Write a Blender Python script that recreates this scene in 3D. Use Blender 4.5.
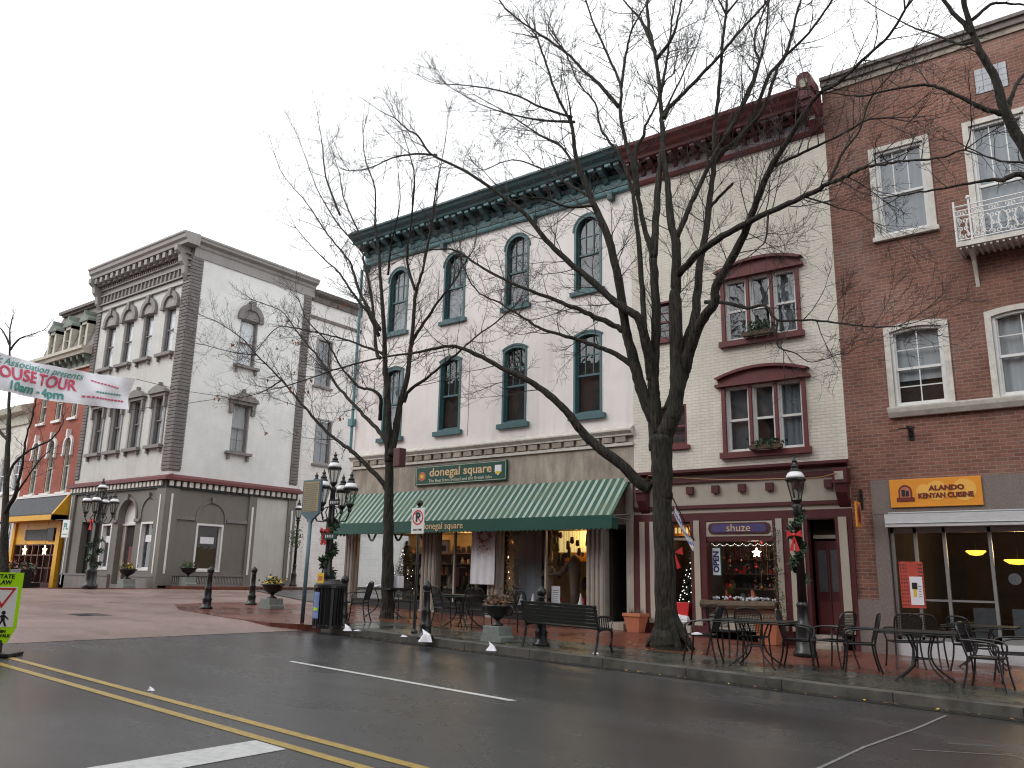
import bpy, bmesh, math, random
from mathutils import Vector, Matrix
R=math.radians
sc=bpy.context.scene
for o in list(bpy.data.objects): bpy.data.objects.remove(o)
COL=sc.collection
random.seed(7)

# ---------------------------------------------------------------- camera
F=829.0; PIT,ROL,YAW=R(13.19),R(1.192),R(37.384); EYE=Vector((0,0,1.6))
def _rot():
    cy,sy=math.cos(YAW),math.sin(YAW)
    Rw=Matrix(((cy,sy,0),(-sy,cy,0),(0,0,1)))
    M=Matrix(((1,0,0),(0,0,-1),(0,1,0)))@Rw
    cp,sp=math.cos(PIT),math.sin(PIT)
    P=Matrix(((1,0,0),(0,cp,sp),(0,-sp,cp)))
    cr,sr=math.cos(ROL),math.sin(ROL)
    return Matrix(((cr,-sr,0),(sr,cr,0),(0,0,1)))@P@M
RM=_rot()
cd=bpy.data.cameras.new('camera'); cam=bpy.data.objects.new('camera',cd); COL.objects.link(cam)
cd.sensor_width=36; cd.lens=F/1024*36; cd.clip_start=.1; cd.clip_end=1500
m3=Matrix((RM[0],-Vector(RM[1]),-Vector(RM[2]))).transposed()
cam.matrix_world=Matrix.Translation(EYE)@m3.to_4x4()
sc.camera=cam
# ---------------------------------------------------------------- sky, sun, exposure
EL,AZ=R(38),R(215)
w=bpy.data.worlds.new('World'); sc.world=w; w.use_nodes=True
nt=w.node_tree; nt.nodes.clear()
out=nt.nodes.new('ShaderNodeOutputWorld'); bg=nt.nodes.new('ShaderNodeBackground')
sky=nt.nodes.new('ShaderNodeTexSky'); sky.sky_type='NISHITA'; sky.sun_disc=False
sky.sun_elevation=EL; sky.sun_rotation=AZ; sky.air_density=1; sky.dust_density=5
hs=nt.nodes.new('ShaderNodeHueSaturation'); hs.inputs['Saturation'].default_value=.25
mx=nt.nodes.new('ShaderNodeMix'); mx.data_type='RGBA'; mx.inputs['Factor'].default_value=.8
mx.inputs[7].default_value=(13.6,13.8,14.0,1)     # the even cloud layer
nt.links.new(sky.outputs[0],hs.inputs['Color']); nt.links.new(hs.outputs[0],mx.inputs[6])
nt.links.new(mx.outputs[2],bg.inputs[0]); bg.inputs[1].default_value=.1
nt.links.new(bg.outputs[0],out.inputs[0])
sl=bpy.data.lights.new('sun','SUN'); sl.energy=.8; sl.angle=R(25); sl.color=(1,.97,.93)
so=bpy.data.objects.new('sun',sl); COL.objects.link(so)
sd=Vector((math.sin(AZ)*math.cos(EL),math.cos(AZ)*math.cos(EL),math.sin(EL)))
so.rotation_euler=sd.to_track_quat('Z','Y').to_euler(); so.location=(0,-10,40)
vs=sc.view_settings; sc.display_settings.display_device='sRGB'
vs.view_transform='Standard'; vs.look='None'; vs.gamma=1; vs.exposure=0.36; vs.use_curve_mapping=False
sc.cycles.filter_width=1.15
sc.render.resolution_x=1024; sc.render.resolution_y=768
try:
    sc.cycles.max_bounces=7; sc.cycles.transparent_max_bounces=14; sc.cycles.caustics_reflective=False; sc.cycles.caustics_refractive=False
    sc.cycles.sample_clamp_indirect=3
except Exception: pass

# ---------------------------------------------------------------- survey helpers
def ray(u,v): return RM.transposed()@Vector(((u-512)/F,(v-384)/F,1))
def atY(u,v,Y):
    r=ray(u,v); return EYE+r*((Y-EYE.y)/r.y)
def G(x):                                   # street level along the gently climbing street
    if x>6: return -.162
    if x>-29: return -.027*x
    t=min(-x-29,4); z=.783+.027*t-.0090*t*t
    if -x>33: z-=.045*(-x-33)
    return max(z,.1) if x>-55 else max(z,-.3)
def gnd(u,v,dz=.12):
    r=ray(u,v); p=EYE+r*10
    t=1.
    while t<90:
        p=EYE+r*t
        if p.z<G(p.x)+dz: break
        t+=.05
    return Vector((p.x,p.y,G(p.x)+dz))

# ---------------------------------------------------------------- materials
def mat(name,col,rough=.7,var=.12,scale=3.,bump=0.,bscale=60.,metal=0.,spec=.5,coat=0.,emit=0.,streak=0.,rvar=0.):
    m=bpy.data.materials.new(name); m.use_nodes=True; n=m.node_tree.nodes; L=m.node_tree.links
    b=n['Principled BSDF']; b.inputs['Roughness'].default_value=rough; b.inputs['Metallic'].default_value=metal
    b.inputs['Specular IOR Level'].default_value=spec; b.inputs['Coat Weight'].default_value=coat; b.inputs['Coat Roughness'].default_value=.15
    tc=n.new('ShaderNodeTexCoord')
    c4=(*col,1)
    if var>0:
        nz=n.new('ShaderNodeTexNoise'); nz.inputs['Scale'].default_value=scale; nz.inputs['Detail'].default_value=6; nz.inputs['Roughness'].default_value=.65
        if streak:
            mp=n.new('ShaderNodeMapping'); mp.inputs['Scale'].default_value=(1,1,streak); L.new(tc.outputs['Object'],mp.inputs[0]); L.new(mp.outputs[0],nz.inputs['Vector'])
        else: L.new(tc.outputs['Object'],nz.inputs['Vector'])
        cr=n.new('ShaderNodeValToRGB'); cr.color_ramp.elements[0].position=.3; cr.color_ramp.elements[1].position=.72
        cr.color_ramp.elements[0].color=(*[c*(1-var) for c in col],1); cr.color_ramp.elements[1].color=(*[min(1,c*(1+var)) for c in col],1)
        L.new(nz.outputs['Fac'],cr.inputs[0]); L.new(cr.outputs[0],b.inputs['Base Color'])
        if rvar:
            mr=n.new('ShaderNodeMapRange'); mr.inputs[1].default_value=.3; mr.inputs[2].default_value=.7
            mr.inputs[3].default_value=rough; mr.inputs[4].default_value=rough+rvar; L.new(nz.outputs['Fac'],mr.inputs[0]); L.new(mr.outputs[0],b.inputs['Roughness'])
    else: b.inputs['Base Color'].default_value=c4
    if bump:
        n2=n.new('ShaderNodeTexNoise'); n2.inputs['Scale'].default_value=bscale; n2.inputs['Detail'].default_value=4; L.new(tc.outputs['Object'],n2.inputs['Vector'])
        bp=n.new('ShaderNodeBump'); bp.inputs['Strength'].default_value=bump; bp.inputs['Distance'].default_value=.02
        L.new(n2.outputs['Fac'],bp.inputs['Height']); L.new(bp.outputs[0],b.inputs['Normal'])
    if emit:
        b.inputs['Emission Color'].default_value=c4; b.inputs['Emission Strength'].default_value=emit
    return m
def brick(name,c1,c2,mort,bw=.215,bh=.075,ms=.008,rough=.8,bump=.5,stain=.25,rvar=0,ground=False,sscale=.7):
    m=bpy.data.materials.new(name); m.use_nodes=True; n=m.node_tree.nodes; L=m.node_tree.links; b=n['Principled BSDF']
    tc=n.new('ShaderNodeTexCoord'); ge=n.new('ShaderNodeNewGeometry'); sp=n.new('ShaderNodeSeparateXYZ'); sn=n.new('ShaderNodeSeparateXYZ')
    L.new(ge.outputs['Position'],sp.inputs[0]); L.new(ge.outputs['True Normal'],sn.inputs[0])
    cb=n.new('ShaderNodeCombineXYZ')
    if ground:
        L.new(sp.outputs[0],cb.inputs[0]); L.new(sp.outputs[1],cb.inputs[1])
    else:
        ab=n.new('ShaderNodeMath'); ab.operation='ABSOLUTE'; L.new(sn.outputs[0],ab.inputs[0])
        gt=n.new('ShaderNodeMath'); gt.operation='GREATER_THAN'; gt.inputs[1].default_value=.6; L.new(ab.outputs[0],gt.inputs[0])
        mi=n.new('ShaderNodeMix'); L.new(gt.outputs[0],mi.inputs[0]); L.new(sp.outputs[0],mi.inputs[2]); L.new(sp.outputs[1],mi.inputs[3])
        L.new(mi.outputs[0],cb.inputs[0]); L.new(sp.outputs[2],cb.inputs[1])
    br=n.new('ShaderNodeTexBrick'); br.inputs['Scale'].default_value=1; br.inputs['Brick Width'].default_value=bw; br.inputs['Row Height'].default_value=bh
    br.inputs['Mortar Size'].default_value=ms; br.inputs['Mortar Smooth'].default_value=.3; br.inputs['Color1'].default_value=(*c1,1); br.inputs['Color2'].default_value=(*c2,1); br.inputs['Mortar'].default_value=(*mort,1)
    L.new(cb.outputs[0],br.inputs['Vector'])
    nz=n.new('ShaderNodeTexNoise'); nz.inputs['Scale'].default_value=sscale; nz.inputs['Detail'].default_value=8; nz.inputs['Roughness'].default_value=.7; L.new(ge.outputs['Position'],nz.inputs['Vector'])
    mr=n.new('ShaderNodeMapRange'); mr.inputs[1].default_value=.35; mr.inputs[2].default_value=.68; mr.inputs[3].default_value=1-stain; mr.inputs[4].default_value=1.05
    L.new(nz.outputs['Fac'],mr.inputs[0])
    vm=n.new('ShaderNodeVectorMath'); vm.operation='SCALE'; L.new(br.outputs['Color'],vm.inputs[0]); L.new(mr.outputs[0],vm.inputs['Scale']); L.new(vm.outputs[0],b.inputs['Base Color'])
    b.inputs['Roughness'].default_value=rough
    if rvar:
        m2=n.new('ShaderNodeMapRange'); m2.inputs[1].default_value=.38; m2.inputs[2].default_value=.62; m2.inputs[3].default_value=rough; m2.inputs[4].default_value=rough+rvar; L.new(nz.outputs['Fac'],m2.inputs[0]); L.new(m2.outputs[0],b.inputs['Roughness'])
    bp=n.new('ShaderNodeBump'); bp.inputs['Strength'].default_value=bump; bp.inputs['Distance'].default_value=.006; bp.invert=True
    n3=n.new('ShaderNodeTexNoise'); n3.inputs['Scale'].default_value=35; L.new(ge.outputs['Position'],n3.inputs['Vector'])
    ad=n.new('ShaderNodeMath'); ad.operation='MULTIPLY_ADD'; ad.inputs[1].default_value=.5; L.new(n3.outputs['Fac'],ad.inputs[0]); L.new(br.outputs['Fac'],ad.inputs[2])
    L.new(ad.outputs[0],bp.inputs['Height']); L.new(bp.outputs[0],b.inputs['Normal'])
    return m
def glassmat(name,ior=1.55,tint=(.9,.93,.93),wav=.05,mul=1.):
    m=bpy.data.materials.new(name); m.use_nodes=True; n=m.node_tree.nodes; L=m.node_tree.links; n.clear()
    o=n.new('ShaderNodeOutputMaterial'); mi=n.new('ShaderNodeMixShader'); tr=n.new('ShaderNodeBsdfTransparent'); gl=n.new('ShaderNodeBsdfGlossy'); lw=n.new('ShaderNodeLayerWeight'); lw.inputs[0].default_value=.5; pw=n.new('ShaderNodeMath'); pw.operation='POWER'; pw.inputs[1].default_value=4.2; fr=n.new('ShaderNodeMath'); fr.operation='MULTIPLY_ADD'; f0=((ior-1)/(ior+1))**2; fr.inputs[1].default_value=1-f0; fr.inputs[2].default_value=f0; L.new(lw.outputs['Facing'],pw.inputs[0]); L.new(pw.outputs[0],fr.inputs[0])
    tr.inputs[0].default_value=(*tint,1); gl.inputs['Roughness'].default_value=.015; gl.inputs[0].default_value=(.95,.97,1,1)
    ml=n.new('ShaderNodeMath'); ml.operation='MULTIPLY'; ml.inputs[1].default_value=mul; ml.use_clamp=True
    nz=n.new('ShaderNodeTexNoise'); nz.inputs['Scale'].default_value=2.2; bp=n.new('ShaderNodeBump'); bp.inputs['Strength'].default_value=wav; bp.inputs['Distance'].default_value=.1
    tc=n.new('ShaderNodeTexCoord'); L.new(tc.outputs['Object'],nz.inputs['Vector']); L.new(nz.outputs['Fac'],bp.inputs['Height']); L.new(bp.outputs[0],gl.inputs['Normal'])
    L.new(fr.outputs[0],ml.inputs[0]); L.new(ml.outputs[0],mi.inputs[0]); L.new(tr.outputs[0],mi.inputs[1]); L.new(gl.outputs[0],mi.inputs[2]); L.new(mi.outputs[0],o.inputs[0])
    return m
def wet(name,base,r0,r1,scale=.35,grain=220,gvar=.35,bump=.25,crack=0.,patches=()):
    m=bpy.data.materials.new(name); m.use_nodes=True; n=m.node_tree.nodes; L=m.node_tree.links; b=n['Principled BSDF']
    ge=n.new('ShaderNodeNewGeometry'); mp=n.new('ShaderNodeMapping'); mp.inputs['Scale'].default_value=(.55,1.3,1); L.new(ge.outputs['Position'],mp.inputs[0])
    a=n.new('ShaderNodeTexNoise'); a.inputs['Scale'].default_value=scale; a.inputs['Detail'].default_value=7; a.inputs['Roughness'].default_value=.6; L.new(mp.outputs[0],a.inputs['Vector'])
    g=n.new('ShaderNodeTexNoise'); g.inputs['Scale'].default_value=grain; g.inputs['Detail'].default_value=2; L.new(ge.outputs['Position'],g.inputs['Vector'])
    mr=n.new('ShaderNodeMapRange'); mr.inputs[1].default_value=.36; mr.inputs[2].default_value=.62; mr.inputs[3].default_value=r0; mr.inputs[4].default_value=r1; L.new(a.outputs['Fac'],mr.inputs[0]); L.new(mr.outputs[0],b.inputs['Roughness'])
    m1=n.new('ShaderNodeMapRange'); m1.inputs[1].default_value=.3; m1.inputs[2].default_value=.7; m1.inputs[3].default_value=.72; m1.inputs[4].default_value=1.25; L.new(a.outputs['Fac'],m1.inputs[0])
    m2=n.new('ShaderNodeMapRange'); m2.inputs[1].default_value=.3; m2.inputs[2].default_value=.7; m2.inputs[3].default_value=1-gvar; m2.inputs[4].default_value=1+gvar; L.new(g.outputs['Fac'],m2.inputs[0])
    mm=n.new('ShaderNodeMath'); mm.operation='MULTIPLY'; L.new(m1.outputs[0],mm.inputs[0]); L.new(m2.outputs[0],mm.inputs[1])
    vm=n.new('ShaderNodeVectorMath'); vm.operation='SCALE'; vm.inputs[0].default_value=base; L.new(mm.outputs[0],vm.inputs['Scale']); L.new(vm.outputs[0],b.inputs['Base Color'])
    bp=n.new('ShaderNodeBump'); bp.inputs['Strength'].default_value=bump; bp.inputs['Distance'].default_value=.004; L.new(g.outputs['Fac'],bp.inputs['Height']); L.new(bp.outputs[0],b.inputs['Normal'])
    return m
M=dict(
 stucco=mat('painted_stucco',(.84,.80,.785),.8,.06,1.2,.25,25,streak=.25),
 cream=brick('cream_painted_brick',(.86,.82,.735),(.82,.775,.685),(.70,.655,.57),bump=1.0,stain=.18),
 redbrick=brick('red_brick',(.33,.13,.088),(.215,.085,.06),(.32,.25,.21),bump=.8,stain=.4,ms=.009),
 orbrick=brick('orange_red_brick',(.38,.085,.05),(.31,.07,.042),(.3,.11,.075),bump=.4,stain=.25),
 graybrick=brick('pale_grey_brick',(.80,.81,.795),(.775,.785,.77),(.72,.73,.715),bump=.45,stain=.12),
 sidingw=brick('white_painted_block',(.83,.81,.79),(.80,.785,.765),(.66,.65,.64),bw=.9,bh=.3,ms=.009,bump=.3,stain=.14),
 frontgray=mat('pale_grey_render',(.56,.56,.535),.8,.07,1.5,.2,20),
 gtrim=mat('grey_trim_paint',(.20,.185,.178),.6,.1,3),
 gtrim2=mat('mid_grey_trim_paint',(.30,.285,.275),.6,.1,3),
 gbase=mat('olive_grey_paint',(.175,.165,.145),.65,.08,1.4,.15,30),
 quoin=mat('quoin_stone',(.17,.155,.15),.8,.2,3,.4,20),
 teal=mat('teal_paint',(.055,.13,.145),.5,.15,4),
 teal2=mat('dark_teal_paint',(.03,.085,.095),.5,.2,4),
 tealp=mat('pale_teal_paint',(.11,.235,.26),.5,.2,4),
 burg=mat('burgundy_paint',(.085,.018,.022),.45,.15,4),
 burg2=mat('faded_red_paint',(.15,.034,.036),.55,.2,4),
 mauve=mat('mauve_frieze_paint',(.22,.18,.20),.6,.15,3),
 creamp=mat('cream_paint',(.43,.39,.33),.5,.07,3),
 pilp=mat('grey_cream_paint',(.33,.30,.265),.6,.15,3),
 white=mat('white_paint',(.74,.74,.73),.5,.06,5),
 dirtyw=mat('weathered_white_paint',(.62,.6,.55),.6,.2,6),
 concrete=mat('stained_concrete',(.36,.315,.265),.85,.42,2.2,.4,20,streak=.4),
 stone=mat('brown_granite',(.20,.165,.15),.6,.3,30,.15,60),
 black=mat('black_iron',(.012,.012,.013),.35,.3,10),
 dgreen=mat('very_dark_green_paint',(.010,.014,.012),.55,.3,8),
 dark=mat('dark_interior',(.025,.022,.02),.9,.2,2),
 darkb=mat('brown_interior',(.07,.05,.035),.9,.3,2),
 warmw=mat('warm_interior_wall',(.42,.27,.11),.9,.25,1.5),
 curt=mat('pale_lace_curtain',(.44,.46,.49),.9,.18,9,streak=.08),
 curtd=mat('grey_blind',(.10,.105,.115),.9,.2,5),
 curtw=mat('white_curtain',(.80,.80,.84),.9,.1,9,streak=.08),
 shade=mat('mid_grey_blind',(.22,.24,.27),.9,.15,3,streak=.2),
 glass=glassmat('window_glass',1.75,mul=1.3),
 sglass=glassmat('shop_glass',1.5,mul=.9,wav=.01),
 bark=mat('wet_bark',(.026,.023,.017),.85,.45,9,1.,26,streak=.15),
 twig=mat('twig_bark',(.030,.023,.021),.8,.25,4),
 leafb=mat('dead_leaf',(.23,.085,.04),.8,.3,8),
 green=mat('evergreen',(.022,.05,.022),.6,.4,12),
 green2=mat('leafy_green',(.06,.10,.03),.6,.4,12),
 red=mat('red_ribbon',(.55,.02,.025),.5,.1,5),
 terra=mat('terracotta',(.48,.17,.09),.75,.15,5),
 granite=mat('grey_granite',(.20,.225,.21),.7,.25,25),
 papers=mat('white_paper',(.8,.8,.86),.7,.04,8),
 yellow=mat('yellow_paint',(.66,.34,.012),.5,.1,3),
 roofd=mat('dark_roof_felt',(.045,.05,.058),.7,.2,3),
 copper=mat('green_copper',(.15,.18,.15),.6,.35,4),
 mans=mat('cream_dormer_paint',(.48,.46,.38),.6,.25,5),
 slate=mat('grey_slate',(.16,.14,.13),.7,.35,6),
 bulb=mat('warm_bulb',(1,.70,.35),.4,0,emit=4),
 bulbw=mat('white_bulb',(1,.85,.6),.4,0,emit=6),
 fairy=mat('fairy_light',(1,.95,.85),.4,0,emit=1.6),
 litp=mat('glowing_panel',(1,.72,.28),.4,.4,9,emit=.5),
 amber=mat('amber_lampshade',(1,.42,.04),.4,0,emit=2.6),
 posterred=mat('poster_red_cloth',(.50,.075,.05),.7,.2,12),
 orange=mat('orange_sign',(.78,.30,.025),.5,.06,2),
 orange2=mat('pale_orange_disc',(.85,.46,.09),.5,.05,2),
 maroon=mat('maroon_ink',(.16,.02,.015),.5,0),
 sgreen=mat('green_sign_paint',(.010,.070,.052),.4,.08,4),
 gold=mat('cream_gold_ink',(.66,.47,.27),.5,0),
 palegold=mat('pale_lettering',(.60,.60,.48),.5,0),
 purple=mat('purple_sign_paint',(.075,.06,.17),.4,.1,3),
 navy=mat('navy_ink',(.02,.025,.16),.5,0),
 blueg=mat('blue_grey_steel',(.085,.15,.18),.5,.15,6),
 mark_gold=mat('gold_plate_lettering',(.36,.27,.12),.5,.1,5),
 bluest=mat('blue_sticker',(.16,.24,.5),.5,.3,6),
 ylwn=mat('yellow_notice',(.75,.50,.04),.6,.1,5),
 lime=mat('lime_sign_sheeting',(.42,.80,.01),.35,.03,4,emit=.0),
 signw=mat('white_sign_sheeting',(.72,.73,.72),.4,.04,5),
 signr=mat('red_sign_ink',(.55,.02,.03),.4,0),
 ink=mat('black_ink',(.015,.015,.015),.5,0),
 tealink=mat('teal_ink',(.02,.25,.24),.5,0),
 bred=mat('banner_red_ink',(.62,.07,.14),.6,0),
 bgreen=mat('banner_green_ink',(.05,.30,.25),.6,0),
 cloth=mat('banner_vinyl',(.76,.77,.82),.5,.04,3),
 sheet=mat('white_cloth',(.60,.60,.64),.8,.1,3,.2,30),
 globe=mat('white_lamp_dome',(.82,.83,.85),.25,.03,4),
 lens=glassmat('lantern_glass',1.45,(.75,.76,.74),.02),
 wire=mat('cable',(.05,.05,.05),.6,0),
 wirec=mat('copper_cable',(.28,.15,.07),.6,0),
 alum=mat('aluminium_frame',(.33,.34,.34),.35,.08,6,metal=.5),
 shut=mat('white_shutter_box',(.55,.56,.58),.5,.1,4,streak=3),
 wood=mat('weathered_log',(.10,.07,.045),.8,.35,9,.5,20),
 maroonbox=mat('maroon_plastic',(.09,.03,.03),.5,.15,5),
 skin=mat('plaster_mannequin',(.17,.12,.085),.6,.1,4),
 snow=mat('white_fluff',(.75,.77,.82),.9,.1,20,.6,40),
 asphalt=wet('wet_asphalt',(.052,.053,.055),.10,.34,gvar=.55,grain=160,bump=.5),
 asphalt2=wet('pale_wet_asphalt',(.06,.06,.06),.25,.5),
 pavers=brick('pink_pavers',(.30,.20,.175),(.24,.165,.15),(.22,.17,.155),.2,.1,.006,rough=.32,bump=.35,stain=.3,rvar=.3,ground=True,sscale=.5),
 redpave=brick('wet_red_brick_paving',(.20,.06,.038),(.15,.045,.03),(.08,.045,.035),.2,.1,.006,rough=.16,bump=.3,stain=.35,rvar=.3,ground=True),
 flag=brick('wet_flagstone',(.095,.097,.08),(.07,.075,.062),(.03,.03,.028),1.1,.85,.012,rough=.12,bump=.3,stain=.45,rvar=.3,ground=True,sscale=1.3),
 gutter=wet('wet_gutter',(.02,.02,.019),.05,.3,scale=1.5),
 kerb=brick('granite_kerb',(.15,.145,.13),(.12,.12,.11),(.02,.02,.02),1.5,.9,.008,rough=.3,bump=.6,stain=.5,rvar=.3,ground=True,sscale=2.5),
 ypaint=mat('yellow_road_paint',(.40,.275,.065),.4,.25,12,.2,150),
 wpaint=mat('white_road_paint',(.55,.56,.55),.4,.22,14,.2,150),
 faint=mat('worn_white_scrape',(.20,.20,.20),.5,.4,20),
)
def barkmat():
    m=bpy.data.materials.new('furrowed_bark'); m.use_nodes=True; n=m.node_tree.nodes; L=m.node_tree.links; b=n['Principled BSDF']
    ge=n.new('ShaderNodeNewGeometry'); mp=n.new('ShaderNodeMapping'); mp.inputs['Scale'].default_value=(1,1,.16); L.new(ge.outputs['Position'],mp.inputs[0])
    a=n.new('ShaderNodeTexNoise'); a.inputs['Scale'].default_value=24; a.inputs['Detail'].default_value=5; a.inputs['Roughness'].default_value=.6; a.inputs['Distortion'].default_value=.6; L.new(mp.outputs[0],a.inputs['Vector'])
    c=n.new('ShaderNodeTexNoise'); c.inputs['Scale'].default_value=2.2; c.inputs['Detail'].default_value=6; L.new(ge.outputs['Position'],c.inputs['Vector'])
    r=n.new('ShaderNodeValToRGB'); e=r.color_ramp.elements; e[0].position=.36; e[0].color=(.004,.0035,.003,1); e[1].position=.66; e[1].color=(.058,.050,.040,1); L.new(a.outputs['Fac'],r.inputs[0])
    r2=n.new('ShaderNodeValToRGB'); e=r2.color_ramp.elements; e[0].position=.45; e[0].color=(0,0,0,1); e[1].position=.68; e[1].color=(1,1,1,1); L.new(c.outputs['Fac'],r2.inputs[0])
    mi=n.new('ShaderNodeMix'); mi.data_type='RGBA'; mi.inputs[7].default_value=(.022,.026,.016,1); ml=n.new('ShaderNodeMath'); ml.operation='MULTIPLY'; ml.inputs[1].default_value=.6; L.new(r2.outputs[0],ml.inputs[0]); L.new(ml.outputs[0],mi.inputs[0]); L.new(r.outputs[0],mi.inputs[6]); L.new(mi.outputs[2],b.inputs['Base Color'])
    b.inputs['Roughness'].default_value=.8; b.inputs['Specular IOR Level'].default_value=.3; bp=n.new('ShaderNodeBump'); bp.inputs['Strength'].default_value=1; bp.inputs['Distance'].default_value=.045; L.new(a.outputs['Fac'],bp.inputs['Height']); L.new(bp.outputs[0],b.inputs['Normal'])
    return m
M['bark']=barkmat()
def weather(key,dark=.25,light=0.,col=(.5,.48,.45),streak=1.):
    """rain streaks and blotches of grime that belong to the wall itself"""
    m=M[key]; n=m.node_tree.nodes; L=m.node_tree.links; b=n['Principled BSDF']; src=b.inputs['Base Color'].links[0].from_socket
    ge=n.new('ShaderNodeNewGeometry'); mp=n.new('ShaderNodeMapping'); mp.inputs['Scale'].default_value=(1,1,.07); L.new(ge.outputs['Position'],mp.inputs[0])
    a=n.new('ShaderNodeTexNoise'); a.inputs['Scale'].default_value=5.5; a.inputs['Detail'].default_value=5; L.new(mp.outputs[0],a.inputs['Vector'])
    c=n.new('ShaderNodeTexNoise'); c.inputs['Scale'].default_value=.55; c.inputs['Detail'].default_value=8; c.inputs['Roughness'].default_value=.7; L.new(ge.outputs['Position'],c.inputs['Vector'])
    r=n.new('ShaderNodeMapRange'); r.inputs[1].default_value=.5; r.inputs[2].default_value=.75; r.inputs[4].default_value=dark*streak; L.new(a.outputs['Fac'],r.inputs[0])
    r2=n.new('ShaderNodeMapRange'); r2.inputs[1].default_value=.48; r2.inputs[2].default_value=.72; r2.inputs[4].default_value=dark; L.new(c.outputs['Fac'],r2.inputs[0])
    ad=n.new('ShaderNodeMath'); ad.operation='ADD'; ad.use_clamp=True; L.new(r.outputs[0],ad.inputs[0]); L.new(r2.outputs[0],ad.inputs[1])
    mi=n.new('ShaderNodeMix'); mi.data_type='RGBA'; mi.inputs[7].default_value=(*[x for x in col],1); L.new(ad.outputs[0],mi.inputs[0]); L.new(src,mi.inputs[6])
    o=mi.outputs[2]
    if light:
        d=n.new('ShaderNodeTexNoise'); d.inputs['Scale'].default_value=.9; d.inputs['Detail'].default_value=7; mp2=n.new('ShaderNodeMapping'); mp2.inputs['Location'].default_value=(7,3,5); L.new(ge.outputs['Position'],mp2.inputs[0]); L.new(mp2.outputs[0],d.inputs['Vector'])
        r3=n.new('ShaderNodeMapRange'); r3.inputs[1].default_value=.52; r3.inputs[2].default_value=.75; r3.inputs[4].default_value=light; L.new(d.outputs['Fac'],r3.inputs[0])
        m2=n.new('ShaderNodeMix'); m2.data_type='RGBA'; m2.inputs[7].default_value=(.42,.36,.33,1); L.new(r3.outputs[0],m2.inputs[0]); L.new(o,m2.inputs[6]); o=m2.outputs[2]
    L.new(o,b.inputs['Base Color'])
weather('stucco',.22,col=(.46,.42,.39)); weather('cream',.16,col=(.45,.40,.33)); weather('graybrick',.18,col=(.45,.46,.46),streak=.7); weather('frontgray',.2,col=(.33,.33,.32)); weather('redbrick',.30,.18,col=(.09,.06,.05),streak=.3)
weather('sidingw',.2,col=(.45,.43,.41)); weather('concrete',.5,col=(.17,.145,.12)); weather('stone',.25,col=(.1,.085,.08)); weather('gbase',.25,col=(.10,.095,.085)); weather('dirtyw',.3,col=(.36,.32,.26)); weather('white',.15,col=(.45,.43,.4)); weather('creamp',.25,col=(.3,.27,.22)); weather('orbrick',.25,.1,col=(.14,.05,.04))
weather('gtrim',.25,col=(.1,.09,.085)); weather('gtrim2',.25,col=(.16,.15,.145)); weather('teal2',.3,col=(.08,.13,.13)); weather('burg2',.3,col=(.07,.03,.03)); weather('shut',.2,col=(.35,.35,.34))
def stripes(name,c1,c2,period,duty=.5,off=0.):
    m=bpy.data.materials.new(name); m.use_nodes=True; n=m.node_tree.nodes; L=m.node_tree.links; b=n['Principled BSDF']; b.inputs['Roughness'].default_value=.6
    ge=n.new('ShaderNodeNewGeometry'); sp=n.new('ShaderNodeSeparateXYZ'); L.new(ge.outputs['Position'],sp.inputs[0])
    a=n.new('ShaderNodeMath'); a.operation='MULTIPLY_ADD'; a.inputs[1].default_value=1/period; a.inputs[2].default_value=100+off; L.new(sp.outputs[0],a.inputs[0])
    f=n.new('ShaderNodeMath'); f.operation='FRACT'; L.new(a.outputs[0],f.inputs[0]); g=n.new('ShaderNodeMath'); g.operation='GREATER_THAN'; g.inputs[1].default_value=duty; L.new(f.outputs[0],g.inputs[0])
    nz=n.new('ShaderNodeTexNoise'); nz.inputs['Scale'].default_value=1.2; nz.inputs['Detail'].default_value=6; L.new(ge.outputs['Position'],nz.inputs['Vector'])
    mi=n.new('ShaderNodeMix'); mi.data_type='RGBA'; mi.inputs[6].default_value=(*c1,1); mi.inputs[7].default_value=(*c2,1); L.new(g.outputs[0],mi.inputs[0])
    # algae film, heavier toward the gutter edge where water drips off
    ma=n.new('ShaderNodeMapRange'); ma.inputs[1].default_value=.42; ma.inputs[2].default_value=.7; ma.inputs[4].default_value=.55; L.new(nz.outputs['Fac'],ma.inputs[0])
    m2=n.new('ShaderNodeMix'); m2.data_type='RGBA'; m2.inputs[7].default_value=(.10,.16,.09,1); L.new(ma.outputs[0],m2.inputs[0]); L.new(mi.outputs[2],m2.inputs[6]); L.new(m2.outputs[2],b.inputs['Base Color'])
    return m
M['stripe']=stripes('green_white_striped_canvas',(.016,.085,.065),(.37,.43,.38),.215,.60)

SPLIT={'modillion','dentil','frieze_block','frieze_ornament','dentil_band','pilaster','quoin','corner_pilaster','window_hood','cornice_bracket','window_panel','shop_pilaster','shop_frame','fascia_console','console_tile','door_panel','door_pane','stall_riser','pilaster_strip','balcony_bracket','star_lantern_','corner_post','display_partition','dormer_window','end_console','console_boss','sign_disc','plinth','arch_moulding','side_moulding','window_sash','door_step','leg'}
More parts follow.
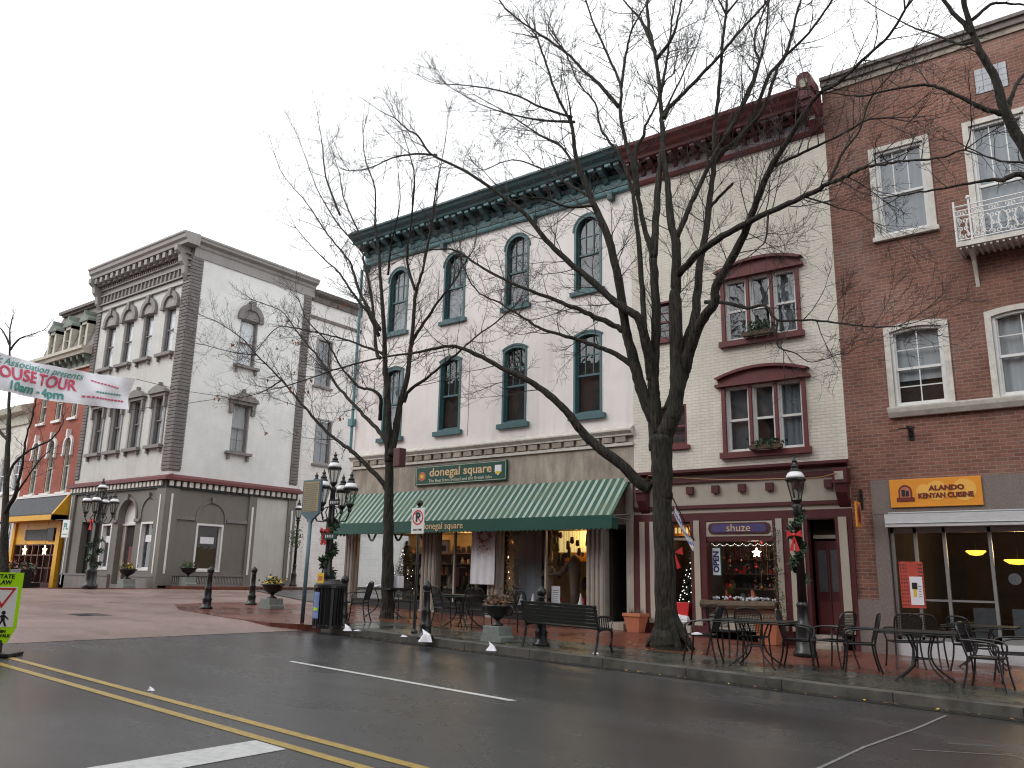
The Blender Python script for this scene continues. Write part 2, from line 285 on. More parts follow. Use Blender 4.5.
# ---------------------------------------------------------------- mesh builder
class MB:
    def __init__(s,T=None): s.v=[];s.f=[];s.mi=[];s.T=T;s.k=0;s.sh=[]
    def P(s,p):
        q=s.T(*p) if s.T else p
        s.v.append(Vector(q)); return len(s.v)-1
    def face(s,pts): s.f.append([s.P(p) for p in pts]); s.mi.append(s.k)
    def idx(s,i): s.f.append(i); s.mi.append(s.k)
    def box(s,a0,a1,b0,b1,c0,c1):
        s.sh.append((len(s.v),len(s.f)))
        i=[s.P(p) for p in ((a0,b0,c0),(a1,b0,c0),(a1,b1,c0),(a0,b1,c0),(a0,b0,c1),(a1,b0,c1),(a1,b1,c1),(a0,b1,c1))]
        for q in ((0,3,2,1),(4,5,6,7),(0,1,5,4),(1,2,6,5),(2,3,7,6),(3,0,4,7)): s.idx([i[j] for j in q])
        return s
    def prism(s,poly,d0,d1,axis=1):       # poly (a,z) extruded along b (axis=1), or (b,z) along a (axis=0), or (a,b) along z (axis=2)
        s.sh.append((len(s.v),len(s.f)))
        f={1:lambda p,d:(p[0],d,p[1]),0:lambda p,d:(d,p[0],p[1]),2:lambda p,d:(p[0],p[1],d)}[axis]
        A=[s.P(f(p,d0)) for p in poly]; B=[s.P(f(p,d1)) for p in poly]; n=len(poly)
        s.idx(A); s.idx(B[::-1])
        for i in range(n): s.idx([A[i],B[i],B[(i+1)%n],A[(i+1)%n]])
        return s
    def tube(s,pts,rad,n=6,cap=True):
        s.sh.append((len(s.v),len(s.f)))
        pts=[Vector(s.T(*p)) if s.T else Vector(p) for p in pts]; k=len(pts)
        if not hasattr(rad,'__len__'): rad=[rad]*k
        up=Vector((0,0,1)); prev=None; rings=[]
        for i,p in enumerate(pts):
            d=(pts[min(i+1,k-1)]-pts[max(i-1,0)])
            if d.length<1e-9: d=Vector((0,0,1))
            d.normalize()
            if prev is None:
                a=d.cross(up if abs(d.z)<.9 else Vector((1,0,0))).normalized()
            else:
                a=prev-d*prev.dot(d)
                if a.length<1e-6: a=d.orthogonal()
                a.normalize()
            prev=a; b=d.cross(a); r=[]
            for j in range(n):
                t=2*math.pi*j/n; s.v.append(p+a*(math.cos(t)*rad[i])+b*(math.sin(t)*rad[i])); r.append(len(s.v)-1)
            rings.append(r)
        for i in range(k-1):
            for j in range(n): s.idx([rings[i][j],rings[i][(j+1)%n],rings[i+1][(j+1)%n],rings[i+1][j]])
        if cap: s.idx(rings[0][::-1]); s.idx(rings[-1])
        return s
    def lathe(s,c,prof,n=16,cap=True,tilt=None):
        rings=[]
        for r,z in prof:
            rings.append([s.P((c[0]+r*math.cos(2*math.pi*j/n),c[1]+r*math.sin(2*math.pi*j/n),c[2]+z)) for j in range(n)])
        for i in range(len(prof)-1):
            for j in range(n): s.idx([rings[i][j],rings[i][(j+1)%n],rings[i+1][(j+1)%n],rings[i+1][j]])
        if cap: s.idx(rings[0][::-1]); s.idx(rings[-1])
        return s
    def blob(s,c,r,n=8,m=5,jit=.0,sq=1.):
        prof=[(max(r*math.sin(math.pi*i/m),.001)*(1+random.uniform(-jit,jit)),-r*sq*math.cos(math.pi*i/m)) for i in range(m+1)]
        return s.lathe(c,prof,n,False)
    def clusters(s):
        # islands of faces by shared vertices, then islands whose boxes touch are one piece
        par=list(range(len(s.v)))
        def fd(x):
            while par[x]!=x: par[x]=par[par[x]]; x=par[x]
            return x
        for f in s.f:
            for v in f[1:]: par[fd(v)]=fd(f[0])
        fs={}
        for i,f in enumerate(s.f): fs.setdefault(fd(f[0]),[]).append(i)
        it=[]
        for k,g in fs.items():
            P=[s.v[v] for i in g for v in s.f[i]]
            it.append([g,[min(p[j] for p in P)-.012 for j in range(3)],[max(p[j] for p in P)+.012 for j in range(3)]])
        q=list(range(len(it)))
        def f2(x):
            while q[x]!=x: x=q[x]
            return x
        for i in range(len(it)):
            for j in range(i):
                if all(it[i][1][k]<=it[j][2][k] and it[j][1][k]<=it[i][2][k] for k in range(3)): q[f2(i)]=f2(j)
        o={}
        for i in range(len(it)): o.setdefault(f2(i),[]).extend(it[i][0])
        return list(o.values())
    def build(s,name,mat_,parent=None,smooth=False,kind=None,bevel=0):
        if not s.v: return None
        if name in SPLIT and not getattr(s,'nosplit',False) and len(s.sh)>1:
            cl=s.clusters()
            if 1<len(cl)<=100:
                out_=[]
                for g in cl:
                    m2=MB(); m2.nosplit=True; mp={}
                    for fi in g:
                        q=[]
                        for v in s.f[fi]:
                            if v not in mp: mp[v]=len(m2.v); m2.v.append(s.v[v])
                            q.append(mp[v])
                        m2.f.append(q); m2.mi.append(s.mi[fi])
                    out_.append(m2.build(name,mat_,parent,smooth,kind,bevel))
                return out_[0]
        o0=Vector((0,0,0)); p=parent
        while p is not None: o0=o0+p.location; p=p.parent
        me=bpy.data.meshes.new(name); me.from_pydata([tuple(v-o0) for v in s.v],[],s.f)
        ms=mat_ if isinstance(mat_,(list,tuple)) else [mat_]
        for x in ms: me.materials.append(M[x] if isinstance(x,str) else x)
        if len(ms)>1: me.polygons.foreach_set('material_index',s.mi)
        if smooth: me.polygons.foreach_set('use_smooth',[True]*len(me.polygons))
        me.update()
        bm=bmesh.new(); bm.from_mesh(me); bmesh.ops.recalc_face_normals(bm,faces=bm.faces); bm.to_mesh(me); bm.free()
        o=bpy.data.objects.new(name,me); COL.objects.link(o)
        if parent is not None: o.parent=parent
        if kind: o['kind']=kind
        if bevel:
            b=o.modifiers.new('bevel','BEVEL'); b.width=bevel; b.segments=2; b.limit_method='ANGLE'
        return o
def thing(name,label,cat,loc=(0,0,0),group=None,rz=0):
    o=bpy.data.objects.new(name,None); COL.objects.link(o); o.location=loc; o.rotation_euler=(0,0,rz); o.empty_display_size=.2
    o['label']=label; o['category']=cat
    if group: o['group']=group
    return o
def tag(o,label,cat,group=None):
    o['label']=label; o['category']=cat
    if group: o['group']=group
    return o
def dup(root,loc,rz,label,group=None,scale=None):
    def cp(o,par):
        c=o.copy(); COL.objects.link(c); c.parent=par
        for ch in [x for x in o.children]: cp(ch,c)
        return c
    r=cp(root,None); r.location=loc; r.rotation_euler=(0,0,rz); r['label']=label
    if group: r['group']=group
    if scale: r.scale=(scale,)*3
    return r
def text(name,s,size,T,mat_,parent,a,z,d=.01,align='CENTER',sx=1.,shear=0.,th=.004,bold=.0,fitw=None):
    cu=bpy.data.curves.new(name,'FONT'); cu.body=s; cu.size=size; cu.align_x=align; cu.align_y='CENTER'; cu.extrude=th; cu.shear=shear; cu.offset=bold; cu.resolution_u=3
    o=bpy.data.objects.new(name,cu); COL.objects.link(o)
    bpy.context.view_layer.update()
    dg=bpy.context.evaluated_depsgraph_get(); me=bpy.data.meshes.new_from_object(o.evaluated_get(dg)); COL.objects.unlink(o); bpy.data.objects.remove(o)
    mb=MB(T)
    if fitw: sx=fitw/(max(v.co.x for v in me.vertices)-min(v.co.x for v in me.vertices))
    for v in me.vertices: mb.P((a+v.co.x*sx,d+v.co.z,z+v.co.y))
    for p in me.polygons: mb.idx(list(p.vertices))
    bpy.data.meshes.remove(me)
    return mb.build(name,mat_,parent)
YF=18.8                                     # street front line
TF=lambda a,d,z:(a,YF-d,z)                  # facade facing the street: a=X, d=outward
XG=-32.25
TS=lambda a,d,z:(XG+d,a,z)                  # side facade facing +X: a=Y

def outline(a0,a1,z0,z1,rise=0,n=10):
    p=[(a0,z0)]
    if rise<=0: p+=[(a0,z1),(a1,z1)]
    else:
        w_=(a1-a0)/2; r=(w_*w_+rise*rise)/(2*rise); cz=z1-r; c=(a0+a1)/2; th=math.asin(min(1,w_/r))
        if rise>w_*.999: th=math.pi/2
        for i in range(n+1):
            t=-th+2*th*i/n; p.append((c+r*math.sin(t),cz+r*math.cos(t)))
    p.append((a1,z0)); return p
def archz(a,a0,a1,z1,rise):
    if rise<=0: return z1
    w_=(a1-a0)/2; r=(w_*w_+rise*rise)/(2*rise); return z1-r+math.sqrt(max(0,r*r-(a-(a0+a1)/2)**2))
def facade(mb,a0,a1,z0,z1,ops,depth=.18,zl=None):
    A=sorted({a0,a1,*[o[0] for o in ops],*[o[1] for o in ops]}); Z=sorted({z0,z1,*[o[2] for o in ops],*[o[3] for o in ops]})
    A=[a for a in A if a0<=a<=a1]; Z=[z for z in Z if z0<=z<=z1]
    for i in range(len(A)-1):
        for j in range(len(Z)-1):
            ca,cz=(A[i]+A[i+1])/2,(Z[j]+Z[j+1])/2
            if any(o[0]<ca<o[1] and o[2]<cz<o[3] for o in ops): continue
            mb.face([(A[i],0,Z[j]),(A[i+1],0,Z[j]),(A[i+1],0,Z[j+1]),(A[i],0,Z[j+1])])
    for o in ops:
        rise=o[4] if len(o)>4 else 0
        ol=outline(o[0],o[1],o[2],o[3],rise)
        for p,q in zip(ol,ol[1:]+ol[:1]): mb.face([(p[0],0,p[1]),(q[0],0,q[1]),(q[0],-depth,q[1]),(p[0],-depth,p[1])])
        if rise>0:
            arc=ol[1:-1]; h=len(arc)//2
            mb.face([(o[0],0,o[3])]+[(p[0],0,p[1]) for p in arc[:h+1]])
            mb.face([(o[1],0,o[3])]+[(p[0],0,p[1]) for p in arc[h:]][::-1])
def ring(mb,oo,ii,d0,d1,closed=True):
    n=len(oo); rng=range(n if closed else n-1)
    for i in rng:
        j=(i+1)%n
        for (x,y) in ((oo,ii),):
            mb.face([(x[i][0],d1,x[i][1]),(x[j][0],d1,x[j][1]),(y[j][0],d1,y[j][1]),(y[i][0],d1,y[i][1])])
            mb.face([(y[i][0],d1,y[i][1]),(y[j][0],d1,y[j][1]),(y[j][0],d0,y[j][1]),(y[i][0],d0,y[i][1])])
            mb.face([(x[i][0],d1,x[i][1]),(x[j][0],d1,x[j][1]),(x[j][0],d0,x[j][1]),(x[i][0],d0,x[i][1])])
def window(bld,T,a0,a1,z0,z1,rise=0,fm='white',fw=.07,cols=0,rows=0,lcols=0,lrows=0,mid=.52,sill=None,curt='curtd',dg=-.12,dd=-.03,glass='glass',label=None,sashm=None,half=None):
    mb=MB(T); e=.003
    oo=outline(a0+e,a1-e,z0+e,z1-e,rise); ii=outline(a0+fw,a1-fw,z0+fw,z1-fw,max(rise-fw*.3,.01) if rise else 0)
    ring(mb,oo,ii,dg-.04,dd)
    b0,b1,y0,y1=a0+fw,a1-fw,z0+fw,z1-fw; r2=max(rise-fw*.3,.01) if rise else 0
    zm=y0+(y1-y0)*(1-mid) if mid else None
    if mid: mb.box(b0,b1,dg-.035,dg+.045,zm-.025,zm+.03)
    mb.box(b0,b1,dg-.03,dg+.03,y0,y0+.05)
    for s_ in (b0,b1-.035): mb.box(s_,s_+.035,dg-.028,dg+.028,y0,(y1-r2))
    t=.011
    def mun(c,r_,lo,hi,top):
        for i in range(1,c):
            x=b0+(b1-b0)*i/c; zt=archz(x,b0,b1,y1,r2) if top else hi
            mb.box(x-t,x+t,dg+.004,dg+.028,lo,zt)
        for j in range(1,r_):
            z=lo+(hi-lo)*j/r_
            if top and r2 and z>y1-r2:
                w_=(b1-b0)/2; rr=(w_*w_+r2*r2)/(2*r2); dz=z-(y1-rr); hw=math.sqrt(max(0,rr*rr-dz*dz)); c_=(b0+b1)/2
                mb.box(c_-hw,c_+hw,dg+.006,dg+.026,z-t,z+t)
            else: mb.box(b0,b1,dg+.006,dg+.026,z-t,z+t)
    lo=zm if mid else y0
    if cols or rows: mun(max(cols,1),max(rows,1),lo,y1,True)
    if lcols or lrows: mun(max(lcols,1),max(lrows,1),y0,zm,False)
    w_=mb.build('window',fm,bld)
    if label: w_['label']=label
    g=MB(T); g.face([(p[0],dg,p[1]) for p in ii]); g.build('pane',glass,w_)
    c=MB(T)
    if half: # lace over the upper part, dark sheet painted as the unlit room below
        zc=y0+(y1-y0)*half
        c.k=0; c.face([(p[0],dg-.09,p[1]) for p in outline(b0-.03,b1+.03,zc,y1+.03,r2)]); c.k=1; c.face([(p[0],dg-.16,p[1]) for p in outline(b0-.05,b1+.05,y0-.03,y1+.03,r2)])
        c.build('curtain',[curt,'dark'],w_)
    else:
        n=14; 
        if curt in('curt','shade','curtw'):
            top=outline(b0-.03,b1+.03,y0-.03,y1+.03,r2)
            for i in range(n):
                x0=b0-.03+(b1-b0+.06)*i/n; x1=b0-.03+(b1-b0+.06)*(i+1)/n; q0=.02*math.sin(i*2.4); q1=.02*math.sin((i+1)*2.4)
                c.face([(x0,dg-.09+q0,y0),(x1,dg-.09+q1,y0),(x1,dg-.09+q1,archz(min(x1,b1),b0,b1,y1,r2)),(x0,dg-.09+q0,archz(max(x0,b0),b0,b1,y1,r2))])
        else: c.face([(p[0],dg-.10,p[1]) for p in outline(b0-.04,b1+.04,y0-.03,y1+.03,r2)])  # in the dark material this sheet paints the unlit room, not a curtain
        c.build('curtain',curt,w_)
    if sill:
        sm,ov,h,pr=sill; s=MB(T); s.box(a0-ov,a1+ov,-.05,pr,z0-h,z0+.004); s.build('sill',sm,w_,bevel=.006)
    return w_
def cornice(mb,a0,a1,prof,ends=True):      # prof (d,z) closed polygon swept along a
    mb.prism([(d,z) for d,z in prof],a0,a1,axis=0)

# ================================================================= GROUND
def sheet(name,poly,dz,m,kind='structure',step=1.5,th=0,parent=None):
    """flat-ish ground sheet cut into strips along X so that it follows the street's slope"""
    xs=[p[0] for p in poly]; x0,x1=min(xs),max(xs); n=max(1,int((x1-x0)/step))
    bm=bmesh.new(); vs_=[bm.verts.new((p[0],p[1],0)) for p in poly]; bm.faces.new(vs_)
    for i in range(1,n):
        x=x0+(x1-x0)*i/n
        bmesh.ops.bisect_plane(bm,geom=bm.verts[:]+bm.edges[:]+bm.faces[:],plane_co=(x,0,0),plane_no=(1,0,0))
    if th:
        r=bmesh.ops.extrude_face_region(bm,geom=bm.faces[:]); 
        low=[g for g in r['geom'] if isinstance(g,bmesh.types.BMVert)]
        for v in low: v.co.z-=th
    for v in bm.verts: v.co.z+=G(v.co.x)+(dz(v.co.x,v.co.y) if callable(dz) else dz)
    bmesh.ops.recalc_face_normals(bm,faces=bm.faces)
    me=bpy.data.meshes.new(name); bm.to_mesh(me); bm.free(); me.materials.append(M[m])
    if not th:
        for p in me.polygons:
            if p.normal.z<0: p.flip()
    o=bpy.data.objects.new(name,me); COL.objects.link(o)
    if kind: o['kind']=kind
    return o
sheet('ground',[(-400,-300),(300,-300),(300,500),(-400,500)],-.06,'asphalt2',step=3)
sheet('road',[(-14.95,-3),(40,-3),(40,12.6),(-14.95,12.6)],0,'asphalt',step=1.5)
XB=-14.95
def up(x,y): return .004+.11*min(1,max(0,(XB-x)/1.6))
sheet('plaza_paving',[(XB,-6),(XB,12.55),(XB-.6,12.7),(XB-.6,21.6),(-60,21.6),(-60,-6)],up,'pavers',step=.8)
# pavements
def arc(cx,cy,r,a0,a1,n=8): return [(cx+r*math.cos(R(a0+(a1-a0)*i/n)),cy+r*math.sin(R(a0+(a1-a0)*i/n))) for i in range(n+1)]
SW=.13
sheet('pavement_flagstones',[(-14.4,12.72),(30,12.72),(30,14.6),(-14.9,14.6)],SW,'flag',step=1.5,th=.2)
sheet('pavement_brick',[(-14.9,14.6),(30,14.6),(30,18.82),(-20.9,18.82),(-21.0,17.2),(-22.1,16.2),(-22.3,14.8),(-21.6,13.2),(-19.8,12.25),(-17.2,11.85),(-15.6,11.85),(-14.4,12.6)],SW-.002,'redpave',step=1.5,th=.2)
kb=[]
sheet('gutter',[(-14.6,12.18),(30,12.18),(30,12.45),(-14.6,12.45)],.004,'gutter',step=1.2)
sheet('kerb',[(-14.6,12.45),(30,12.45),(30,12.72),(-14.4,12.72)],SW+.002,'kerb',step=1.2,th=.22)
sheet('side_street',[(-29.6,21.4),(-22.6,18.5),(-20.98,18.0),(-20.98,60),(-29.6,60)],.135,'asphalt2',step=1.5)
sheet('side_street_pavement',[(-32.3,19.2),(-30.9,18.6),(-29.9,19.6),(-29.6,21.4),(-29.6,60),(-32.3,60)],.235,'redpave',step=1,th=.2)
sheet('corner_pavement',[(-32.3,19.2),(-30.9,18.6),(-30.3,16.8),(-30.6,15.3),(-31.8,14.4),(-34,14.1),(-60,14.1),(-60,18.8),(-32.3,18.8)],.15,'redpave',step=1,th=.2)
sheet('near_pavement',[(-14.9,-6),(-14.9,-2.6),(40,-2.6),(40,-6)],.12,'flag',step=2,th=.2)
# road markings
def line(name,y0,y1,x0,x1,m,lift=.004): return sheet(name,[(x0,y0),(x1,y0),(x1,y1),(x0,y1)],lift,m,step=.5)
for y0 in (5.24,5.58):
    yl=lambda x: y0-.043*(x+13.5)
    sheet('yellow_line',[(-14.6,yl(-14.6)-.055),(20,yl(20)-.055),(20,yl(20)+.055),(-14.6,yl(-14.6)+.055)],.004,'ypaint',step=.5)
sheet('white_lane_line',[(-10.72,8.56),(-6.35,8.37),(-6.3,8.48),(-10.75,8.66)],.004,'wpaint')
sheet('white_stop_bar',[(-6.45,-2.4),(-6.0,-2.4),(-6.0,4.84),(-6.45,4.86)],.004,'wpaint')
mb=MB(); P0=[(-2.62,6.4),(-2.5,7.75),(-2.47,9.0),(-2.33,10.6),(-2.27,11.9)]
for (p,q) in zip(P0,P0[1:]): mb.face([(p[0]-.018,p[1],G(p[0])+.005),(p[0]+.018,p[1],G(p[0])+.005),(q[0]+.018,q[1],G(q[0])+.005),(q[0]-.018,q[1],G(q[0])+.005)])
mb.build('white_scrape',"faint",kind='structure')
mb=MB(); 
for P1 in ([(-2.1,9.25),(-1.7,9.5),(-1.3,9.75),(-1.1,9.5)],[(-1.9,9.9),(-1.5,10.15),(-1.15,10.2)]):
    for (p,q) in zip(P1,P1[1:]): mb.face([(p[0],p[1],G(p[0])+.005),(p[0],p[1]+.025,G(p[0])+.005),(q[0],q[1]+.025,G(q[0])+.005),(q[0],q[1],G(q[0])+.005)])
mb.build('white_scribble','faint',kind='structure')
mb=MB(); 
mb.face([(-19.3,9.2,G(-19.3)+up(-19.3,0)+.004),(-18.6,9.2,G(-18.6)+up(-18.6,0)+.004),(-18.6,9.9,G(-18.6)+up(-18.6,0)+.004),(-19.3,9.9,G(-19.3)+up(-19.3,0)+.004)])
mb.build('drain_cover','asphalt',kind='structure')

# ================================================================= BUILDINGS
def body(b,x0,x1,y0,y1,z0,z1,m,name='wall_shell',roof='roofd',left=True,right=True):
    mb=MB()
    if left: mb.face([(x0,y0,z0),(x0,y1,z0),(x0,y1,z1),(x0,y0,z1)])
    if right: mb.face([(x1,y0,z0),(x1,y1,z0),(x1,y1,z1),(x1,y0,z1)])
    mb.face([(x0,y1,z0),(x1,y1,z0),(x1,y1,z1),(x0,y1,z1)])
    mb.build('side_wall',m,b)
    r=MB(); r.box(x0+.02,x1-.02,y0+.02,y1-.02,z1-.25,z1-.1); r.build('roof',roof,b)

# ---- white stuccoed shop building
B=thing('white_shop_building','white stuccoed three storey building with green striped awning and teal arched windows','building',(-15.7,YF,.5))
X0,X1=-21.0,-10.36
arch=[(-19.74,-18.82),(-17.22,-16.3),(-14.72,-13.81),(-12.21,-11.29)]
seg=[(-19.74,-18.82),(-17.24,-16.34),(-14.72,-13.83),(-12.22,-11.3)]
ops=[(a,b_,9.52,11.82,.46) for a,b_ in arch]+[(a,b_,5.96,8.3,.13) for a,b_ in seg]
mb=MB(TF); facade(mb,X0,X1,5.5,12.3,ops,.2); mb.build('wall','stucco',B)
mb=MB(TF); mb.box(X0,X1,-.2,.02,12.3,13.1); mb.build('cornice_backing','teal2',B)
for i,(a,b_) in enumerate(arch): window(B,TF,a,b_,9.52,11.82,.455,'teal',.075,3,2,sill=('teal',.1,.12,.1),curt='shade' if i<2 else 'curtd',dd=.02)
for i,(a,b_) in enumerate(seg): window(B,TF,a,b_,5.96,8.3,.13,'teal',.068,3,2,sill=('teal',.12,.14,.12),curt='shade' if i==0 else 'dark',dd=.02)
mb=MB(TF)   # dark drip hoods above arches
for a,b_ in arch: ring(mb,outline(a-.05,b_+.05,9.6,11.87,.50)[1:-1],outline(a,b_,9.6,11.82,.455)[1:-1],0,.035,False)
for a,b_ in seg: ring(mb,outline(a-.04,b_+.04,8.1,8.36,.15)[1:-1],outline(a,b_,8.1,8.3,.13)[1:-1],0,.035,False)
mb.build('window_hood','teal2',B)
# stucco seam, ledge, dentils
mb=MB(TF); mb.box(-16.02,-16.0,0,.006,5.75,9.2); mb.build('wall_joint','concrete',B)
mb=MB(TF); cornice(mb,X0-.05,X1,[(0,5.28),(.1,5.28),(.1,5.32),(.18,5.4),(.18,5.44),(0,5.56)])
cornice(mb,X0-.05,X1,[(0,5.02),(.06,5.02),(.06,5.1),(0,5.1)]); mb.build('ledge','dirtyw',B)
mb=MB(TF); n=26
for i in range(n):
    a=X0+.1+i*(X1-X0-.2)/n; mb.box(a,a+.3,0,.085,5.12,5.26)
mb.build('dentil_band','concrete',B)
mb=MB(TF); facade(mb,X0,X1,3.0,5.5,[],0); 
mb.build('concrete_frieze','concrete',B)
# cornice
mb=MB(TF); cornice(mb,X0,X1,[(0,12.25),(.05,12.25),(.05,12.62),(0,12.62)]); cornice(mb,X0,X1,[(0,12.18),(.12,12.2),(.14,12.26),(0,12.28)]); mb.build('frieze','tealp',B)
mb=MB(TF); cornice(mb,X0-.1,X1,[(0,12.9),(.55,12.9),(.58,12.98),(.7,13.06),(.74,13.14),(.8,13.18),(.8,13.24),(0,13.3)]); 
cornice(mb,X0-.02,X1,[(0,12.62),(.1,12.62),(.16,12.7),(0,12.75)])
mb.build('cornice','teal2',B)
mb=MB(TF); nb=20
for i in range(nb):
    a=X0+.1+i*(X1-X0-.35)/(nb-1); mb.prism([(.02,12.9),(.5,12.9),(.5,12.8),(.38,12.72),(.2,12.68),(.12,12.55),(.02,12.5)],a,a+.16,axis=0)
mb.build('cornice_bracket','teal',B)
mb=MB(TF)
for i in range(nb-1):
    a=X0+.35+i*(X1-X0-.35)/(nb-1); mb.box(a+.02,a+.2,.45,.53,12.82,12.9)
mb.build('dentil','tealp',B)
mb=MB(TF)
for i in range(12): 
    a=X0+.1+i*.9
    if i in(0,4,8,11) or True:
        if i%4==0 or i==11: mb.box(a,a+.16,0,.2,12.0,12.2)
for i in range(30):   # scalloped drip of the frieze
    a=X0+.1+i*.35; mb.prism([(a,12.36),(a+.33,12.36),(a+.33,12.42),(a+.17,12.5),(a,12.42)],.05,.075)
mb.build('frieze_ornament','teal2',B)
body(B,X0,X1,YF,YF+14,3.0,12.9,'stucco')
mb=MB(); mb.box(X0,X0+.15,21.7,32.8,.3,3.0); mb.box(X0+.15,X1,22.4,22.55,.3,3.0); mb.build('rear_shop_wall','warmw',B)
# shop front
g0=lambda x:G(x)+.125
def pilaster(mb,a0,a1,z0,z1,d=.1,cap=True,fl=0):
    mb.box(a0,a1,-.15,d,z0,z1)
    if cap: mb.box(a0-.03,a1+.03,-.15,d+.03,z1-.1,z1-.002); mb.box(a0-.03,a1+.03,-.15,d+.03,z0,z0+.15)
    for i in range(fl):
        a=a0+(a1-a0)*(i+.5)/fl; mb.tube([(a,d+.004,z0+.16),(a,d+.004,z1-.12)],(a1-a0)/fl*.33,6)
mb=MB(TF)
pilaster(mb,-21.0,-20.58,.62,3.0,fl=3); pilaster(mb,-17.58,-17.0,.5,3.0,fl=4); pilaster(mb,-15.02,-14.62,.45,3.0,fl=3); pilaster(mb,-11.74,-11.2,.4,3.0,fl=4); pilaster(mb,-10.56,-10.36,.3,4.15,fl=0)
mb.build('pilaster','pilp',B)
mb=MB(TF); 
for a0,a1 in ((-20.58,-17.58),(-17.0,-15.02),(-14.62,-11.74)):
    mb.box(a0,a1,-.12,.05,g0(a0)-.3,.86)
    mb.box(a0,a1,-.12,.1,.86,.9)
mb.build('stall_riser','black',B)
mb=MB(TF)
for a0,a1 in ((-20.58,-17.58),(-14.62,-11.74)):
    mb.box(a0,a0+.05,-.08,.0,.9,3.0); mb.box(a1-.05,a1,-.08,.0,.9,3.0); mb.box(a0,a1,-.08,0,2.9,3.0)
mb.box(-16.4,-16.35,-.08,0,.9,3); mb.box(-13.13,-13.09,-.08,0,.9,3)
fr=mb.build('shop_window','creamp',B)
g=MB(TF)
for a0,a1 in ((-20.55,-17.6),(-17.0,-15.05),(-14.6,-11.78)): g.face([(a0,-.05,.88),(a1,-.05,.88),(a1,-.05,3),(a0,-.05,3)])
g.face([(-20.98,-.3,.88),(-20.98,-2.9,.88),(-20.98,-2.9,3),(-20.98,-.3,3)])
g.build('pane','sglass',fr)
mb=MB(TF) # display floors, dividing walls, doorway box
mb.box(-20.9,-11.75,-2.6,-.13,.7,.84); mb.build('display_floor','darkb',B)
mb=MB(TF); mb.box(-20.95,-11.2,-3.5,-.2,2.98,3.05); mb.build('shop_ceiling','warmw',B)
mb=MB(TF); mb.box(-14.9,-14.8,-1.9,-.15,.8,2.98); mb.box(-11.7,-11.6,-2.9,-.15,.5,2.98); mb.box(-14.8,-13.6,-1.0,-.95,.84,2.95); mb.build('display_partition','darkb',B)
mb=MB(TF); mb.box(-21,-20.9,-3,-2.8,.4,3.0); mb.build('corner_post','creamp',B)
mb=MB(TF); mb.box(-11.2,-11.1,-1.6,-.15,.3,3.0); mb.box(-11.1,-10.56,-1.6,-1.5,.3,3.0);mb.box(-10.56,-10.4,-1.6,-.15,.3,3.0); mb.box(-11.1,-10.56,-1.5,0,2.9,3.0); mb.build('doorway_lining','dark',B)
mb=MB(TF); mb.box(-11.18,-10.56,-1.5,.28,g0(-11)-.2,g0(-11)+.16); mb.build('door_step','concrete',B)
mb=MB(TF); mb.box(-11.09,-10.6,-1.49,-1.44,.6,2.7); d_=mb.build('door','dark',B)
# awning
mb=MB(TF); mb.k=0
AX0,AX1=-20.98,-10.45; ft,fb,fd=3.17,2.83,.98
for i in range(1):
    mb.face([(AX0,.03,4.18),(AX1,.03,4.18),(AX1,fd,ft),(AX0,fd,ft)]); mb.face([(AX0,.03,4.165),(AX1,.03,4.165),(AX1,fd-.01,ft-.015),(AX0,fd-.01,ft-.015)])
aw=mb.build('awning','stripe',B)
mb=MB(TF); n=72
for i in range(n):
    a=AX0+(AX1-AX0)*i/n; b_=AX0+(AX1-AX0)*(i+1)/n; c=(a+b_)/2
    mb.prism([(a,ft),(b_,ft),(b_,fb+.03),(c,fb-.02),(a,fb+.03)],fd,fd+.012)
for k in range(7):   # left and right end valances
    for ax in ((AX0,AX1) if k>4 else (AX0,)):
        d0=fd*k/7; d1=fd*(k+1)/7; mb.prism([(d0,ft),(d1,ft),(d1,fb+.03),((d0+d1)/2,fb-.02),(d0,fb+.03)],ax-.006,ax+.006,axis=0)
mb.build('valance','sgreen',aw)
mb=MB(TF); mb.tube([(AX1,.05,3.25),(AX1,fd-.02,ft-.02)],.018,6); mb.tube([(AX1,.05,3.1),(AX1,fd-.02,ft-.05)],.014,6); mb.tube([(AX0,.05,ft),(AX0,fd-.02,ft-.02)],.018,6)
mb.tube([(AX0,fd-.02,ft-.02),(AX1,fd-.02,ft-.02)],.018,6); mb.build('awning_frame','alum',aw)
text('valance_lettering','donegal square',.27,TF,'gold',aw,-16.0,3.01,fd+.02,sx=.95)
mb=MB(TF); mb.box(-18.02,-14.43,.02,.08,4.33,4.92); sg=mb.build('shop_sign','sgreen',B,bevel=.01)
mb=MB(TF); 
for z in (4.36,4.88): mb.box(-17.98,-14.47,.08,.083,z,z+.012)
for a in (-17.98,-14.482): mb.box(a,a+.012,.08,.083,4.36,4.89)
mb.build('sign_line','palegold',sg)
text('lettering','donegal square',.36,TF,'gold',sg,-16.2,4.70,.085,sx=1.12,bold=.006)
text('small_lettering','The Best from Ireland and the British Isles',.135,TF,'palegold',sg,-16.2,4.45,.085,sx=1.08)
mb=MB(TF); mb.k=0; mb.prism([(-17.86,4.52),(-17.72,4.46),(-17.58,4.52),(-17.58,4.66),(-17.66,4.74),(-17.78,4.74),(-17.86,4.66)],.08,.09); mb.k=1; mb.prism([(-14.86,4.58),(-14.74,4.48),(-14.62,4.58),(-14.62,4.78),(-14.86,4.78)],.08,.09)
mb.k=2; mb.box(-14.83,-14.65,.09,.095,4.52,4.6); mb.box(-17.78,-17.66,.09,.095,4.55,4.66); mb.build('crest',['terra','papers','ylwn'],sg)
